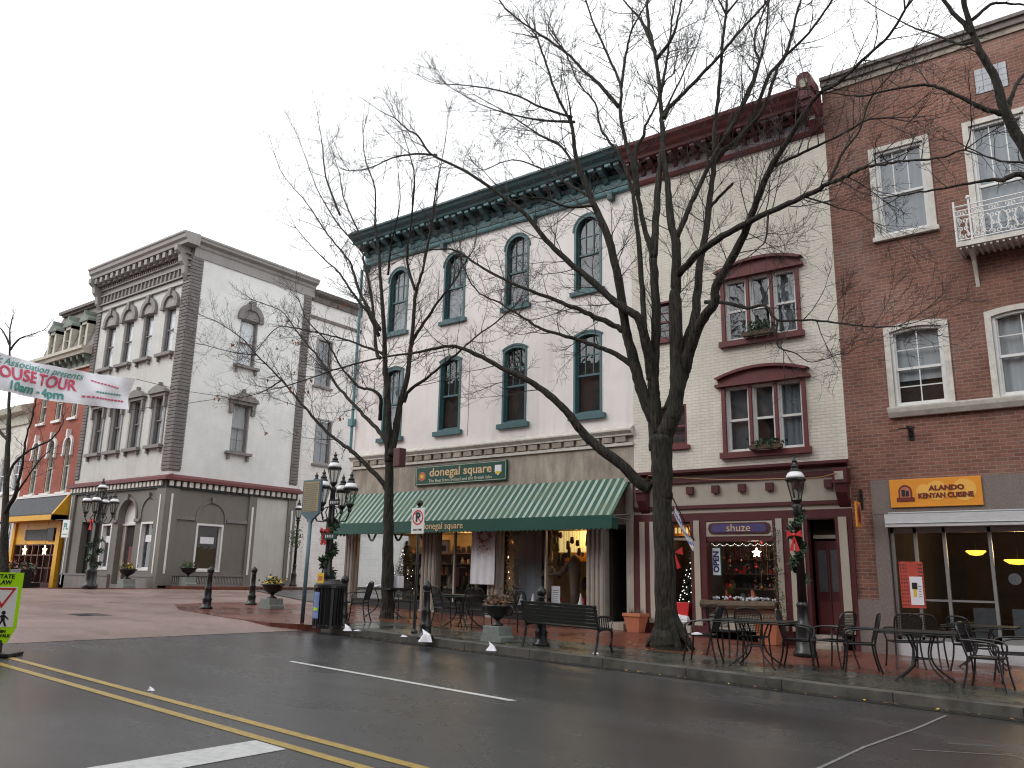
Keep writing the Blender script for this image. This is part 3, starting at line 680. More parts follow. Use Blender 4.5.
# downpipe on the corner
mb=MB(); mb.tube([(-21.08,18.72,5.6),(-21.08,18.72,12.1)],.05,8); mb.box(-21.2,-20.98,18.62,18.82,6.5,6.75); mb.build('downpipe','tealp',B)

# ---- cream brick building
C_=thing('cream_brick_building','cream painted brick building with burgundy trim and triple windows, shoe shop below','building',(-7.7,YF,.3))
X0,X1=-10.36,-5.06
ops=[(-7.74,-5.97,7.36,8.92,0),(-7.82,-5.97,4.62,6.2,0),(-9.75,-8.86,4.9,5.95,.0),(-9.75,-8.9,7.7,8.75,0)]
mb=MB(TF); facade(mb,X0,X1,4.27,12.25,ops,.16); mb.build('wall','cream',C_)
mb=MB(TF); mb.box(X0,X1,-.2,.02,12.25,13.0); mb.build('cornice_backing','burg2',C_)
for (a0,a1,z0,z1) in ((-7.74,-5.97,7.36,8.92),(-7.82,-5.97,4.62,6.2)):
    mb=MB(TF); mb.box(a0-.09,a0,-.02,.06,z0-.0,z1+.02); mb.box(a1,a1+.09,-.02,.06,z0,z1+.02); mb.box(a0-.15,a1+.15,-.02,.14,z0-.14,z0-.002)
    w3=(a1-a0)/3
    for k in (1,2): mb.box(a0+w3*k-.035,a0+w3*k+.035,-.14,.03,z0,z1)
    cs=mb.build('window_surround','burg2',C_)
    c=(a0+a1)/2
    mb=MB(TF); o1=outline(a0-.14,a1+.14,z1+.02,z1+.40,.19,12); mb.prism(o1,0,.1); mb.prism(outline(a0-.22,a1+.22,z1+.03,z1+.1,0),0,.14)
    ring(mb,outline(a0-.22,a1+.22,z1+.14,z1+.46,.22,12)[1:-1],outline(a0-.15,a1+.15,z1+.02,z1+.39,.19,12)[1:-1],0,.2,False); mb.build('window_hood','burg2',cs)
    for k in range(3):
        b0=a0+w3*k+(.035 if k else 0); b1=a0+w3*(k+1)-(.035 if k<2 else 0)
        window(C_,TF,b0,b1,z0,z1,0,'white',.04,0,0,mid=.5,curt='shade' if (z0>7 and k==2) or(z0<7 and k==2) else 'curtd',dd=-.03,half=.5 if k==1 else None)
for (a0,a1,z0,z1) in ((-9.75,-8.86,4.9,5.95),(-9.75,-8.9,7.7,8.75)): window(C_,TF,a0,a1,z0,z1,0,'burg2',.05,2,2,2,2,sill=('burg2',.08,.1,.08),dd=0)
# window boxes
for a,z,w_ in ((-6.85,7.4,.75),(-6.8,4.66,.75)):
    t=thing('window_box','greenery filled window box under the %s triple window'%('upper' if z>6 else 'lower'),'window box',(a,YF-.2,z))
    mb=MB(TF); mb.box(a-w_/2,a+w_/2,.145,.3,z-.04,z+.06); mb.build('trough','wood',t)
    mb=MB(TF)
    for k in range(260 if z>6 else 170):
        p=(a+random.gauss(0,w_*.25),.22+random.gauss(0,.06),z+.08+random.uniform(-.06,.22 if z>6 else .12)); s_=.05
        mb.face([(p[0]-s_*random.random(),p[1],p[2]),(p[0]+s_*.4,p[1]+s_*random.uniform(-1,1),p[2]-s_),(p[0]+s_*random.random(),p[1]+s_*.3,p[2]+s_*random.random())])
    mb.build('foliage','green',t)
# top cornice
mb=MB(TF); cornice(mb,X0,X1,[(0,12.2),(.1,12.22),(.14,12.3),(0,12.33)]); mb.build('moulding','burg2',C_)
mb=MB(TF); cornice(mb,X0,X1,[(0,12.33),(.05,12.33),(.05,12.62),(0,12.62)]); mb.build('frieze','mauve',C_)
mb=MB(TF); cornice(mb,X0,X1-.25,[(0,12.78),(.48,12.78),(.5,12.86),(.62,12.92),(.66,13.0),(.78,13.06),(.8,13.14),(0,13.16)]); cornice(mb,X0,X1,[(0,12.6),(.14,12.62),(.18,12.7),(0,12.7)]); mb.build('cornice','burg2',C_)
mb=MB(TF)
for i in range(16):
    a=X0+.08+i*.32; mb.prism([(.02,12.78),(.44,12.78),(.44,12.7),(.3,12.66),(.15,12.6),(.08,12.46),(.02,12.44)],a,a+.12,axis=0)
mb.build('cornice_bracket','burg',C_)
mb=MB(TF); mb.box(X1-.3,X1-.02,0,.86,12.75,13.2); mb.prism([(0,12.78),(.8,12.78),(.78,12.6),(.4,12.5),(.25,12.25),(0,12.2)],X1-.28,X1-.03,axis=0); mb.lathe((0,0,0),[(0.001,0)],3) if False else None
mb.prism(outline(X1-.34,X1+.02,13.0,13.42,.18),.3,.88); mb.build('end_console','burg2',C_)
mb=MB(TF); mb.prism([(X1-.16+.1*math.cos(t*.628),13.13+.12*math.sin(t*.628)) for t in range(10)],.88,.9); mb.box(X1-.22,X1-.08,.41,.42,12.4,12.6); mb.build('console_boss','creamp',C_)
body(C_,X0,X1,YF,YF+14,0,12.75,'cream')
# shop front
mb=MB(TF); facade(mb,X0,X1,3.0,4.3,[],0); mb.build('fascia','creamp',C_)
mb=MB(TF); cornice(mb,X0,X1,[(0,4.14),(.1,4.14),(.22,4.2),(.22,4.26),(0,4.3)]); mb.box(X0,X1,0,.07,3.96,4.06); mb.box(X0,X1,0,.06,3.33,3.41); mb.box(X0,X1,0,.05,3.02,3.22)
for i in range(7):
    a=-9.55+i*.66; mb.box(a,a+.17,0,.1,3.68,3.86)
mb.build('fascia_moulding','burg',C_)
mb=MB(TF)
for a in (-10.2,-5.34):
    mb.box(a,a+.3,0,.32,3.75,4.08); mb.prism([(0,3.75),(.28,3.75),(.25,3.55),(.1,3.35),(0,3.25)],a+.03,a+.27,axis=0)
mb.build('fascia_console','burg',C_)
mb=MB(TF)
for a in (-10.2,-5.34): mb.box(a+.06,a+.24,.32,.335,3.82,4.0)
mb.build('console_tile','creamp',C_)
mb=MB(TF)
for a0,a1 in ((-10.18,-10.04),(-9.9,-9.76),(-8.72,-8.58),(-6.72,-6.58),(-6.42,-6.3),(-6.2,-6.1),(-5.34,-5.17)): mb.box(a0,a1,-.15,.1,.6,3.04); mb.box(a0-.03,a1+.03,-.1,.12,.6,.72)
mb.box(-8.5,-6.8,-.05,.05,2.66,3.0); mb.box(-8.5,-6.74,-.08,.03,.55,1.02)
mb.build('shop_pilaster','creamp',C_)
mb=MB(TF)
for a0,a1 in ((-10.36,-10.18),(-10.04,-9.9),(-9.76,-9.66),(-8.82,-8.72),(-8.58,-8.42),(-6.8,-6.72),(-6.58,-6.42),(-6.3,-6.2),(-6.1,-6.02),(-5.42,-5.34),(-5.17,-5.06)): mb.box(a0,a1,-.15,.07,.2,3.04)
mb.box(-8.42,-6.8,-.12,.04,2.55,2.66); mb.box(-8.42,-6.8,-.12,.08,1.1,1.2)
mb.box(-10.36,-9.66,-.1,.12,.1,.62); mb.box(-8.84,-8.4,-.1,.13,.1,.62); mb.box(-6.8,-6.42,-.1,.13,.1,.6)
mb.build('shop_frame','burg',C_)
mb=MB(TF); mb.prism([(-8.33,2.76),(-8.25,2.72),(-6.95,2.72),(-6.87,2.76),(-6.85,2.84),(-6.87,2.93),(-6.95,2.97),(-8.25,2.97),(-8.33,2.93),(-8.35,2.84)],.05,.08); sg=mb.build('shop_sign','burg',C_)
mb=MB(TF); mb.prism([(-8.27,2.78),(-8.2,2.75),(-7.0,2.75),(-6.93,2.78),(-6.93,2.9),(-7.0,2.94),(-8.2,2.94),(-8.27,2.9)],.08,.09); mb.build('sign_field','purple',sg)
text('lettering','shuze',.25,TF,'gold',sg,-7.6,2.845,.095,sx=1.05)
g=MB(TF); g.face([(-8.42,-.05,1.2),(-6.8,-.05,1.2),(-6.8,-.05,2.56),(-8.42,-.05,2.56)]); g.face([(-9.66,-.35,2.66),(-8.82,-.35,2.66),(-8.82,-.35,3),(-9.66,-.35,3)]); g.build('pane','sglass',C_)
mb=MB(TF); mb.box(-8.6,-6.7,-1.2,-.1,.9,1.16); mb.box(-8.6,-6.7,-1.5,-1.4,1.1,3.0); mb.box(-8.62,-8.55,-1.5,-.1,1.1,3); mb.box(-6.75,-6.68,-1.5,-.1,1.1,3); mb.box(-8.6,-6.7,-1.5,-.1,2.98,3.04); mb.build('display_box','darkb',C_)
mb=MB(TF); mb.box(-9.66,-9.6,-1.2,-.1,.3,3); mb.box(-8.86,-8.8,-1.2,-.1,.3,3); mb.box(-9.66,-8.8,-1.3,-1.2,.3,3); mb.box(-9.66,-8.8,-1.2,0,2.98,3.03); mb.build('doorway_lining','darkb',C_)
mb=MB(TF); mb.box(-9.66,-8.82,-.4,-.3,2.6,2.66); mb.box(-9.66,-8.82,-1.0,.2,G(-9.2),.6); mb.build('door_step','creamp',C_)
mb=MB(TF); mb.box(-6.02,-5.42,-.4,-.34,.55,2.55); dr=mb.build('door','burg',C_)
mb=MB(TF)
for a in (-5.97,-5.69):
    mb.box(a,a+.23,-.34,-.33,.62,1.25)
mb.box(-5.73,-5.71,-.34,-.32,.55,2.55); mb.build('door_panel','burg2',dr)
mb=MB(TF)
for a in (-5.95,-5.67): mb.box(a,a+.19,-.34,-.325,1.45,2.35)
mb.build('door_pane','curtd',dr)
mb=MB(TF); mb.box(-6.02,-5.42,-.4,-.3,2.6,2.68); mb.build('transom_bar','creamp',C_)
mb=MB(TF); mb.box(-6.02,-5.42,-.42,-.36,2.68,3.02); mb.build('transom_light','dark',C_)
mb=MB(TF); mb.box(-6.05,-5.4,-.42,.3,G(-5.7),.36); mb.box(-6.05,-5.4,-.42,-.0,.36,.55); mb.build('door_step','concrete',C_)

# ---- red brick building on the right
D_=thing('red_brick_building','tall red brick building with white windows, iron balcony and restaurant at street level','building',(0,YF,.1))
X0,X1=-5.06,7
wins=[(-4.0,-2.97,5.32,7.06,.07),(-2.05,-1.02,5.32,7.08,.07),(-4.0,-2.97,9.22,11.3,0),(-2.06,-1.03,8.6,11.32,0),(1.0,2.1,9.2,11.3,0),(.6,1.7,5.3,7.06,.12)]
mb=MB(TF); facade(mb,X0,X1,3.78,13.3,wins,.14); facade(mb,X0,-4.64,1.32,3.78,[],0); mb.build('wall','redbrick',D_)
for i,wv in enumerate(wins):
    rise=wv[4]
    mb=MB(TF); ring(mb,outline(wv[0]-.12,wv[1]+.12,wv[2]-.0,wv[3]+.11,rise),outline(wv[0],wv[1],wv[2],wv[3],rise),-.02,.05,False); mb.build('window_casing','dirtyw',D_)
    window(D_,TF,wv[0],wv[1],wv[2],wv[3],rise,'white',.06,3 if i in(2,3) else 2,1 if i in (2,3) else 2,2 if i==0 else 0,2 if i==0 else 0,sill=('dirtyw',.16,.1,.1) if i not in (0,1,5) else None,curt='curt' if i in(0,1) else 'shade',half=.33 if i==0 else None,dd=-.01,dg=-.09)
mb=MB(TF); cornice(mb,-4.14,X1,[(0,5.1),(.1,5.1),(.16,5.2),(.18,5.28),(.18,5.31),(0,5.32)]); mb.build('string_course','dirtyw',D_)
mb=MB(TF); facade(mb,-1.84,-1.22,12.02,12.62,[],0); 
for i in range(4):
    for j in range(4): mb.box(-1.83+i*.152,-1.685+i*.152,.005,.02,12.025+j*.148,12.165+j*.148)
mb.build('glass_block_window','curt',D_)
mb=MB(TF); mb.box(X0,X1,-.3,.1,13.36,13.5); mb.box(X0,X1,-.25,.16,13.5,13.58); mb.build('parapet_cap','slate',D_)
mb=MB(TF); mb.box(X0,X1,-.22,.04,13.22,13.36); mb.build('parapet','concrete',D_)
body(D_,X0,X1,YF,YF+14,0,13.3,'redbrick')
# stone shopfront surround
mb=MB(TF); mb.box(-4.64,X1,-.2,.03,3.06,3.79); mb.box(-4.64,-4.36,-.2,.03,1.32,3.07); mb.box(X0,-4.36,-.2,.06,-.1,1.32); mb.box(3.0,X1,-.2,.03,-.1,3.06); mb.build('stone_surround','stone',D_)
mb=MB(TF); mb.box(-4.36,3.0,-.1,.24,2.79,3.05); mb.box(-4.36,3,.24,.26,2.86,2.87); mb.build('shutter_box','shut',D_,bevel=.015)
mb=MB(TF); mb.tube([(-4.3,.13,3.08),(3,.13,3.08)],.02,6); mb.build('conduit','alum',D_)
mb=MB(TF)
for a in (-4.34,-3.9,-3.36,-2.55,-1.4,0,1.5,2.92): mb.box(a,a+.06,-.14,-.06,.55,2.79)
mb.box(-4.34,2.95,-.14,-.06,2.68,2.79); mb.box(-4.34,-3.36,-.14,-.06,.5,.62); mb.box(-3.9,-2.55,-.13,-.07,1.32,1.36); mb.box(-2.55,2.95,-.14,-.06,.55,.68)
sf=mb.build('shop_window','alum',D_)
g=MB(TF); g.face([(-4.3,-.1,.6),(2.95,-.1,.6),(2.95,-.1,2.7),(-4.3,-.1,2.7)]); g.build('pane','sglass',sf)
mb=MB(TF); mb.box(-4.36,3.0,-.18,-.02,-.05,.55); mb.build('stall_riser','shut',D_)
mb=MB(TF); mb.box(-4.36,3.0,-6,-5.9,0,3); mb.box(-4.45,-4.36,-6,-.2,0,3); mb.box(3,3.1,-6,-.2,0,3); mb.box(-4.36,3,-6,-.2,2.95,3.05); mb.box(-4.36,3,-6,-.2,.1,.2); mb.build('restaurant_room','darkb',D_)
mb=MB(TF); mb.box(-4.25,-2.54,.03,.075,3.2,3.78); sg=mb.build('restaurant_sign','orange',D_,bevel=.006)
mb=MB(TF)
for c,r in ((-3.6,.14),(-3.35,.2),(-2.85,.22)): mb.prism([(c+r*math.cos(t*.3142),3.52+r*math.sin(t*.3142)) for t in range(20)],.075,.077+r*.01)
mb.build('sign_disc','orange2',sg)
text('lettering','ALANDO',.135,TF,'maroon',sg,-3.17,3.57,.085,sx=1.15,bold=.006); text('lettering','KENYAN CUISINE',.135,TF,'maroon',sg,-3.2,3.42,.085,sx=.95,bold=.006)
mb=MB(TF); mb.prism(outline(-4.08,-3.82,3.34,3.66,.13),.077,.083); mb.box(-4.12,-3.78,.077,.09,3.32,3.4); mb.k=1; mb.prism(outline(-4.05,-3.85,3.36,3.62,.1),.083,.087); mb.k=2; mb.box(-4.02,-3.95,.087,.09,3.42,3.56); mb.box(-3.94,-3.88,.087,.09,3.42,3.54); mb.build('emblem',['maroon','terra','ink'],sg)
text('window_lettering','CUISINE',.12,TF,'papers',sf,-1.75,2.28,-.09,sx=1); text('window_lettering','RESTAURANT',.11,TF,'papers',sf,-1.55,2.12,-.09)
mb=MB(TF); mb.prism([(-2.17+.11*math.cos(t*.3),1.78+.11*math.sin(t*.3)) for t in range(21)],-.095,-.09); mb.build('window_sticker','curtd',sf)
# poster with red cloth
mb=MB(TF); mb.k=0; mb.box(-4.22,-3.77,-.06,-.04,1.18,2.1); mb.k=4
for i_ in range(4):
    for j_ in range(12): mb.box(-4.2+(i_*.05 if i_<3 else .33),-4.175+(i_*.05 if i_<3 else .4),-.04,-.037,1.22+j_*.073,1.25+j_*.073)
mb.k=1; mb.box(-4.04,-3.8,-.04,-.035,1.24,1.8); mb.k=2; mb.box(-4.0,-3.9,-.035,-.03,1.55,1.68); mb.k=3; mb.box(-3.98,-3.92,-.035,-.03,1.4,1.55); mb.k=2
for r_ in range(5): mb.box(-3.88,-3.83,-.035,-.032,1.4+r_*.05,1.41+r_*.05)
mb.build('window_poster',['posterred','papers','ink','ylwn','burg2'],sf)
# balcony
bb=MB(TF); BX0,BX1,BD=-2.45,.1,.62
bb.box(BX0,BX1,0,BD,8.42,8.52); bal=bb.build('balcony','dirtyw',D_)
rb=MB(TF)
def scroll(mb,T2,c,z,s=1.):
    for k in range(4):
        for sgn in (1,-1):
            pts=[]
            for t in range(7):
                an=t*.9; r=.055*s*(1-t*.09); pts.append(T2(c+sgn*(.045*s+r*math.cos(an)*.7),z+(k%2)*.0+r*math.sin(an)))
            mb.tube(pts,.015*s,4)
        z+=.17*s
for a in (BX0+.02,BX0+.3,BX1-.02): rb.tube([(a,BD-.02,8.5),(a,BD-.02,9.42)],.022,6)
rb.tube([(BX0+.02,.02,8.52),(BX0+.02,.02,9.36)],.018,6)
for z in (8.56,9.08,9.2,9.3):
    rb.tube([(BX0,BD-.02,z),(BX1,BD-.02,z)],.016,5); rb.tube([(BX0+.02,0,z),(BX0+.02,BD,z)],.016,5)
i=0; a=BX0+.16
while a<BX1:
    scroll(rb,lambda x,z:(x,BD-.02,z),a,8.62,1); a+=.29
    for dz in (0,): rb.tube([(a-.145+.09*math.cos(t*.7),BD-.02,8.82+.2*math.sin(t*.7)) for t in range(10)],.018,4)
for c in (.2,.42): scroll(rb,lambda x,z:(BX0+.02,x,z),c,8.62,1)
rb.blob((BX0+.3,BD-.02,9.46),.05); rb.build('railing','white',bal)
mb=MB(TF)
for a in (BX0+.2,BX1-.3): mb.prism([(0,8.42),(BD-.1,8.42),(BD-.14,8.34),(.25,8.2),(.1,7.95),(0,7.7)],a,a+.07,axis=0)
for i in range(22): mb.box(BX0+.05+i*.11,BX0+.09+i*.11,.03,BD-.03,8.37,8.42)
mb.build('balcony_bracket','dirtyw',bal)
# flag bracket on wall, hanging sign
mb=MB(TF); mb.tube([(-3.75,0,4.78),(-3.75,.35,4.86)],.02,6); mb.tube([(-3.75,0,4.65),(-3.75,.3,4.84)],.015,6); mb.box(-3.8,-3.7,0,.03,4.6,4.9)
mb.tube([(-3.95,.2,4.83),(-3.62,.2,4.83)],.02,6); mb.build('iron_bracket','black',D_)
t=thing('hanging_sign','small orange board hanging from a black iron bracket on the brick pier','sign',(-4.8,YF-.05,3.3))
mb=MB(TF); mb.box(-4.88,-4.82,0,.03,3.2,3.62); mb.tube([(-4.85,0,3.45),(-4.85,.1,3.5),(-4.85,.5,3.42)],.012,5); mb.tube([(-4.85,0,3.25),(-4.85,.3,3.42)],.01,5); mb.build('bracket','black',t)
mb=MB(TF); mb.box(-4.865,-4.835,.16,.5,2.8,3.32); mb.build('board','orange',t)
mb=MB(TF); mb.box(-4.834,-4.83,.2,.46,2.85,3.28); mb.k=1; mb.prism([(.33+.09*math.cos(k*.7),3.12+.11*math.sin(k*.7)) for k in range(9)],-4.83,-4.825,axis=0); mb.box(-4.83,-4.825,.25,.41,2.9,3.05); mb.build('picture',['terra','maroon'],t)

# ---- grey corner building
E_=thing('grey_corner_building','grey three storey corner building with heavy bracketed cornice and arched ground floor openings','building',(-34,YF,.9))
X0,X1=-40.3,XG
cs_=[-38.78,-37.12,-35.4,-33.6]
ops=[(c-.44,c+.44,10.95,13.1,0) for c in cs_]+[(c-.44,c+.44,6.85,9.0,0) for c in cs_]
mb=MB(TF); facade(mb,X0,X1,5.5,14.35,ops,.24); mb.build('wall','frontgray',E_)
for c in cs_:
    for z0,z1 in ((10.95,13.1),(6.85,9.0)):
        window(E_,TF,c-.44,c+.44,z0,z1,0,'gtrim',.06,0,0,mid=.48,curt='curtw' if z0>10 else 'curt',sill=('gtrim',.2,.14,.2),dg=-.18,dd=-.1)
mb=MB(TF)
for c in cs_:
    ring(mb,outline(c-.66,c+.66,13.05,13.83,.66,14)[0:],outline(c-.44,c+.44,13.05,13.6,.44,14)[0:],0,.14,False)
    mb.prism([(c-.09,13.55),(c+.09,13.55),(c+.13,13.95),(c-.13,13.95)],0,.2); mb.box(c-.68,c-.4,0,.17,13.0,13.12); mb.box(c+.4,c+.68,0,.17,13.0,13.12)
    # 2nd floor hood
    mb.prism([(c-.72,9.12),(c+.72,9.12),(c+.62,9.26),(c+.3,9.4),(c,9.46),(c-.3,9.4),(c-.62,9.26)],0,.26); mb.box(c-.64,c+.64,0,.16,8.98,9.12); mb.box(c-.6,c-.46,0,.14,8.5,9.0); mb.box(c+.46,c+.6,0,.14,8.5,9.0); mb.prism([(c-.07,9.4),(c+.07,9.4),(c+.04,9.62),(c-.04,9.62)],0,.16)
    for zz in (10.7,6.6):
        for s_ in (-.55,.45): mb.box(c+s_,c+s_+.1,0,.12,zz-.08,zz+.12)
mb.build('window_hood','gtrim',E_)
mb=MB(TF)
for c in cs_: mb.prism(outline(c-.44,c+.44,13.1,13.6,.44,14),0,.05); mb.box(c-.56,c-.44,0,.05,6.85,8.98); mb.box(c+.44,c+.56,0,.05,6.85,8.98)
mb.build('window_panel','gtrim2',E_)
# frieze and cornice
mb=MB(TF); mb.box(X0+.01,X1-.03,-.2,.03,14.3,15.9); mb.build('cornice_backing','gtrim',E_)
mb=MB(TF); mb.box(X0,X1-.02,0,.06,14.3,15.25); mb.box(X0,X1-.02,0,.1,13.98,14.02); mb.build('frieze','gtrim2',E_)
mb=MB(TF)
cornice(mb,X0-.02,X1+.42,[(0,15.58),(.6,15.58),(.62,15.72),(.72,15.8),(.74,15.95),(.8,16.0),(.8,16.08),(0,16.12)])
mb.box(X0,X1,0,.13,14.3,14.36); mb.box(X0,X1,0,.16,14.72,14.78); mb.box(X0,X1,0,.18,15.02,15.08)
mb.build('cornice','gtrim2',E_)
mb=MB(TF)
for i in range(22): a=X0+.25+i*.345; mb.box(a,a+.09,.06,.14,14.38,14.7)
for i in range(44): a=X0+.2+i*.175; mb.box(a,a+.08,.06,.2,15.08,15.2)
mb.build('frieze_block','gtrim',E_)
mb=MB(TF)
for i in range(15): a=X0+.3+i*.51; mb.box(a,a+.22,.05,.56,15.3,15.56); mb.box(a+.02,a+.2,.05,.4,15.22,15.3)
for a in (X0+.0,X1-.42): mb.prism([(0,15.58),(.72,15.58),(.7,15.35),(.5,15.2),(.45,14.9),(.3,14.75),(.25,14.4),(.1,14.2),(0,14.1)],a,a+.26,axis=0)
mb.build('modillion','gtrim2',E_)
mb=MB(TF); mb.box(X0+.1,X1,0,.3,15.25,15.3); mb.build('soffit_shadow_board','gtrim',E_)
# side facade
sops=[(21.5,22.45,10.85,13.05,0),(21.55,22.45,6.85,9.05,0)]
mb=MB(TS); facade(mb,YF,25.42,5.5,15.2,sops,.24); mb.build('side_wall','graybrick',E_)
for z0,z1,hz in ((10.85,13.05,1),(6.85,9.05,0)):
    window(E_,TS,21.52,22.44,z0,z1,0,'gtrim',.06,0,0,0 if hz else 2,0 if hz else 2,mid=.5,curt='curtw' if hz else 'curt',sill=('gtrim',.2,.12,.2),dg=-.16,dd=-.08)
mb=MB(TS); c=21.98
ring(mb,outline(c-.68,c+.68,13.0,13.82,.68,14),outline(c-.46,c+.46,13.0,13.55,.46,14),0,.14,False); mb.prism(outline(c-.46,c+.46,13.05,13.55,.46,14),0,.08); mb.prism([(c-.1,13.5),(c+.1,13.5),(c+.14,13.95),(c-.14,13.95)],0,.2)
mb.prism([(c-.78,9.18),(c+.78,9.18),(c+.66,9.34),(c+.3,9.5),(c,9.56),(c-.3,9.5),(c-.66,9.34)],0,.26); mb.box(c-.68,c+.68,0,.16,9.03,9.18); mb.box(c-.66,c-.48,0,.14,8.6,9.05); mb.box(c+.48,c+.66,0,.14,8.6,9.05); mb.prism([(c-.08,9.5),(c+.08,9.5),(c+.04,9.76),(c-.04,9.76)],0,.16)
for zz in (10.6,6.6):
    for s_ in (-.55,.45): mb.box(c+s_,c+s_+.1,0,.12,zz-.1,zz+.12)
mb.build('window_hood','gtrim',E_)
# quoins: alternating rounded blocks on the corner and far end
mb=MB()
z=5.75; k=0
while z<15.15:
    h=.155; e=.02
    r0=.075 if z<14.2 else .06
    mb.box(X1-.56,X1+.07,YF-.07,YF+.5,z+.012,z+h-.012) 
    mb.box(X1-.3,X1+.05,24.95,25.42,z+.012,z+h-.012); z+=h; k+=1
mb.box(X1-.54,X1+.04,YF-.04,YF+.48,5.7,15.18); mb.box(X1-.28,X1+.02,24.97,25.4,5.7,15.18)
mb.box(X0,X0+.35,YF-.04,YF+.2,5.7,14.2)
for k in range(54): mb.box(X0-.0,X0+.38,YF-.07,YF+.2,5.72+k*.155,5.72+k*.155+.13)
mb.build('quoin','quoin',E_,bevel=.015)
mb=MB(TS); cornice(mb,YF+.002,25.55,[(0,15.2),(.06,15.2),(.08,15.6),(.14,15.66),(.16,15.78),(.36,15.86),(.38,15.96),(.42,16.0),(.42,16.08),(0,16.12)]); mb.build('side_cornice','gtrim2',E_)
body(E_,X0,X1,YF+.02,YF+6.6,5.5,16.0,'graybrick',right=False)
# ground floor
fops=[(-37.15,-36.28,1.6,3.6,0),(-35.82,-34.4,1.02,4.6,.71),(-33.92,-32.78,1.6,3.6,0),(-39.05,-38.05,.5,3.72,0)]
mb=MB(TF); facade(mb,X0,X1,.3,5.0,fops,.3); mb.build('ground_floor_wall','gbase',E_)
mb=MB(TS); facade(mb,YF,23.2,.3,5.0,[(20.33,21.65,1.6,3.62,0)],.3); mb.build('ground_floor_side_wall','gbase',E_)
mb=MB(TS); facade(mb,23.2,25.42,.3,5.0,[],0); mb.build('ground_floor_plain_wall','frontgray',E_)
for T,a0,a1,z0,z1 in ((TF,-37.15,-36.28,1.6,3.6),(TF,-33.92,-32.78,1.6,3.6),(TS,20.33,21.65,1.6,3.62)):
    w_=window(E_,T,a0,a1,z0,z1,0,'white',.09,0,0,mid=0,curt='dark',dg=-.15,dd=.02,glass='glass')
    c=(a0+a1)/2; s=MB(T); s.box(c-.33,c+.33,dg_:=-.14,-.13,2.78,3.06); s.build('window_notice','papers',w_)
    text('notice_lettering','FOR LEASE' ,.11,T,'tealink',w_,c,2.92,-.125) if False else None
mb=MB(TF); mb.box(-35.8,-34.42,-.9,-.3,1.0,4.7) if False else None
mb.prism(outline(-35.82,-34.4,3.55,4.6,.71),-.32,-.28); mb.box(-35.82,-34.4,-.34,-.2,3.5,3.58); mb.build('door_tympanum','white',E_)
mb=MB(TF); mb.box(-35.8,-35.55,-.34,-.24,1.05,3.5); mb.box(-34.65,-34.42,-.34,-.24,1.05,3.5); mb.k=1; mb.box(-35.55,-34.65,-.36,-.3,1.0,3.5); mb.k=2; mb.box(-35.2,-34.85,-.3,-.28,1.3,2.6); mb.build('corner_door',['creamp','dark','burg2'],E_)
mb=MB(TF); mb.box(-39.05,-38.05,-.36,-.3,.4,3.7); mb.build('side_door','dgreen',E_)
# arches, mouldings
mb=MB(TF)
for a0,a1,zt in ((-37.25,-36.18,4.62),(-34.02,-32.72,4.66)):
    h=(a1-a0)/2; ring(mb,outline(a0,a1,3.7,zt,h,14),outline(a0+.05,a1-.05,3.7,zt-.05,h-.05,14),0,.05,False)
ring(mb,outline(-35.92,-34.3,3.6,4.7,.81,14),outline(-35.82,-34.4,3.6,4.6,.71,14),0,.06,False)
for a0,a1 in ((-36.25,-35.85),(-34.4,-34.0),(-37.55,-37.2)): mb.box(a0,a1,0,.1,3.62,3.74)
for c in (-36.7,-35.1,-33.4): mb.prism([(c-.05,4.6),(c+.05,4.6),(c+.03,4.82),(c-.03,4.82)],0,.14)
mb.build('arch_moulding','gtrim',E_)
mb=MB(TS)
ring(mb,outline(20.24,21.72,3.66,4.56,.74,14),outline(20.3,21.66,3.66,4.5,.68,14),0,.05,False)
mb.box(19.35,20.2,0,.07,3.72,3.86); mb.box(21.75,22.8,0,.07,3.72,3.86); mb.prism([(20.93,4.5),(21.03,4.5),(21.06,4.74),(20.9,4.74)],0,.12)
mb.box(19.35,22.8,0,.08,1.42,1.5); mb.box(19.35,22.8,0,.06,1.02,1.1); mb.box(YF,25.4,0,.12,.8,1.03)
mb.build('side_moulding','gtrim',E_)
mb=MB(TF); mb.box(X0,-36.0,0,.1,.3,1.35); mb.box(-34.3,X1,0,.1,.5,1.35); mb.box(X0,-36.0,0,.13,1.35,1.42); mb.box(-34.3,X1,0,.13,1.35,1.42); mb.build('plinth','gtrim',E_)
mb=MB(TS)
for i in range(18):
    a=19.4+i*.09
    if a<20.25: mb.box(a,a+.045,.0,.045,1.12,1.4)
for i in range(34):
    a=20.3+i*.075; mb.box(a,a+.04,0,.04,1.12,1.4)
mb.build('baluster_panel','gtrim2',E_)
# corner pilasters with white strips
mb=MB(); mb.box(X1-.62,X1+.08,YF-.08,YF+.55,1.03,4.98); mb.box(X1-.66,X1+.12,YF-.12,YF+.6,.4,1.4)
mb.box(X1-.0,X1+.07,22.82,23.22,.9,4.98); mb.box(X1-.0,X1+.07,24.98,25.42,.9,4.98); mb.box(X1-.28,X1+.05,23.2,24.98,4.8,4.98) if False else None
mb.box(X0,X0+.45,YF-.1,YF+.1,.3,4.98); mb.box(-37.75,-37.35,YF-.09,YF,.4,4.98); mb.build('corner_pilaster','gbase',E_)
mb=MB(); mb.box(X1-.30,X1-.22,YF-.1,YF-.08,1.5,4.7); mb.box(X1+.08,X1+.1,YF+.18,YF+.27,1.5,4.75); mb.box(X1+.07,X1+.09,22.96,23.06,1.5,4.5); mb.box(X1+.07,X1+.09,25.16,25.26,1.4,4.5); mb.box(X0+.16,X0+.22,YF-.12,YF-.1,.9,4.9); mb.build('pilaster_strip','white',E_)
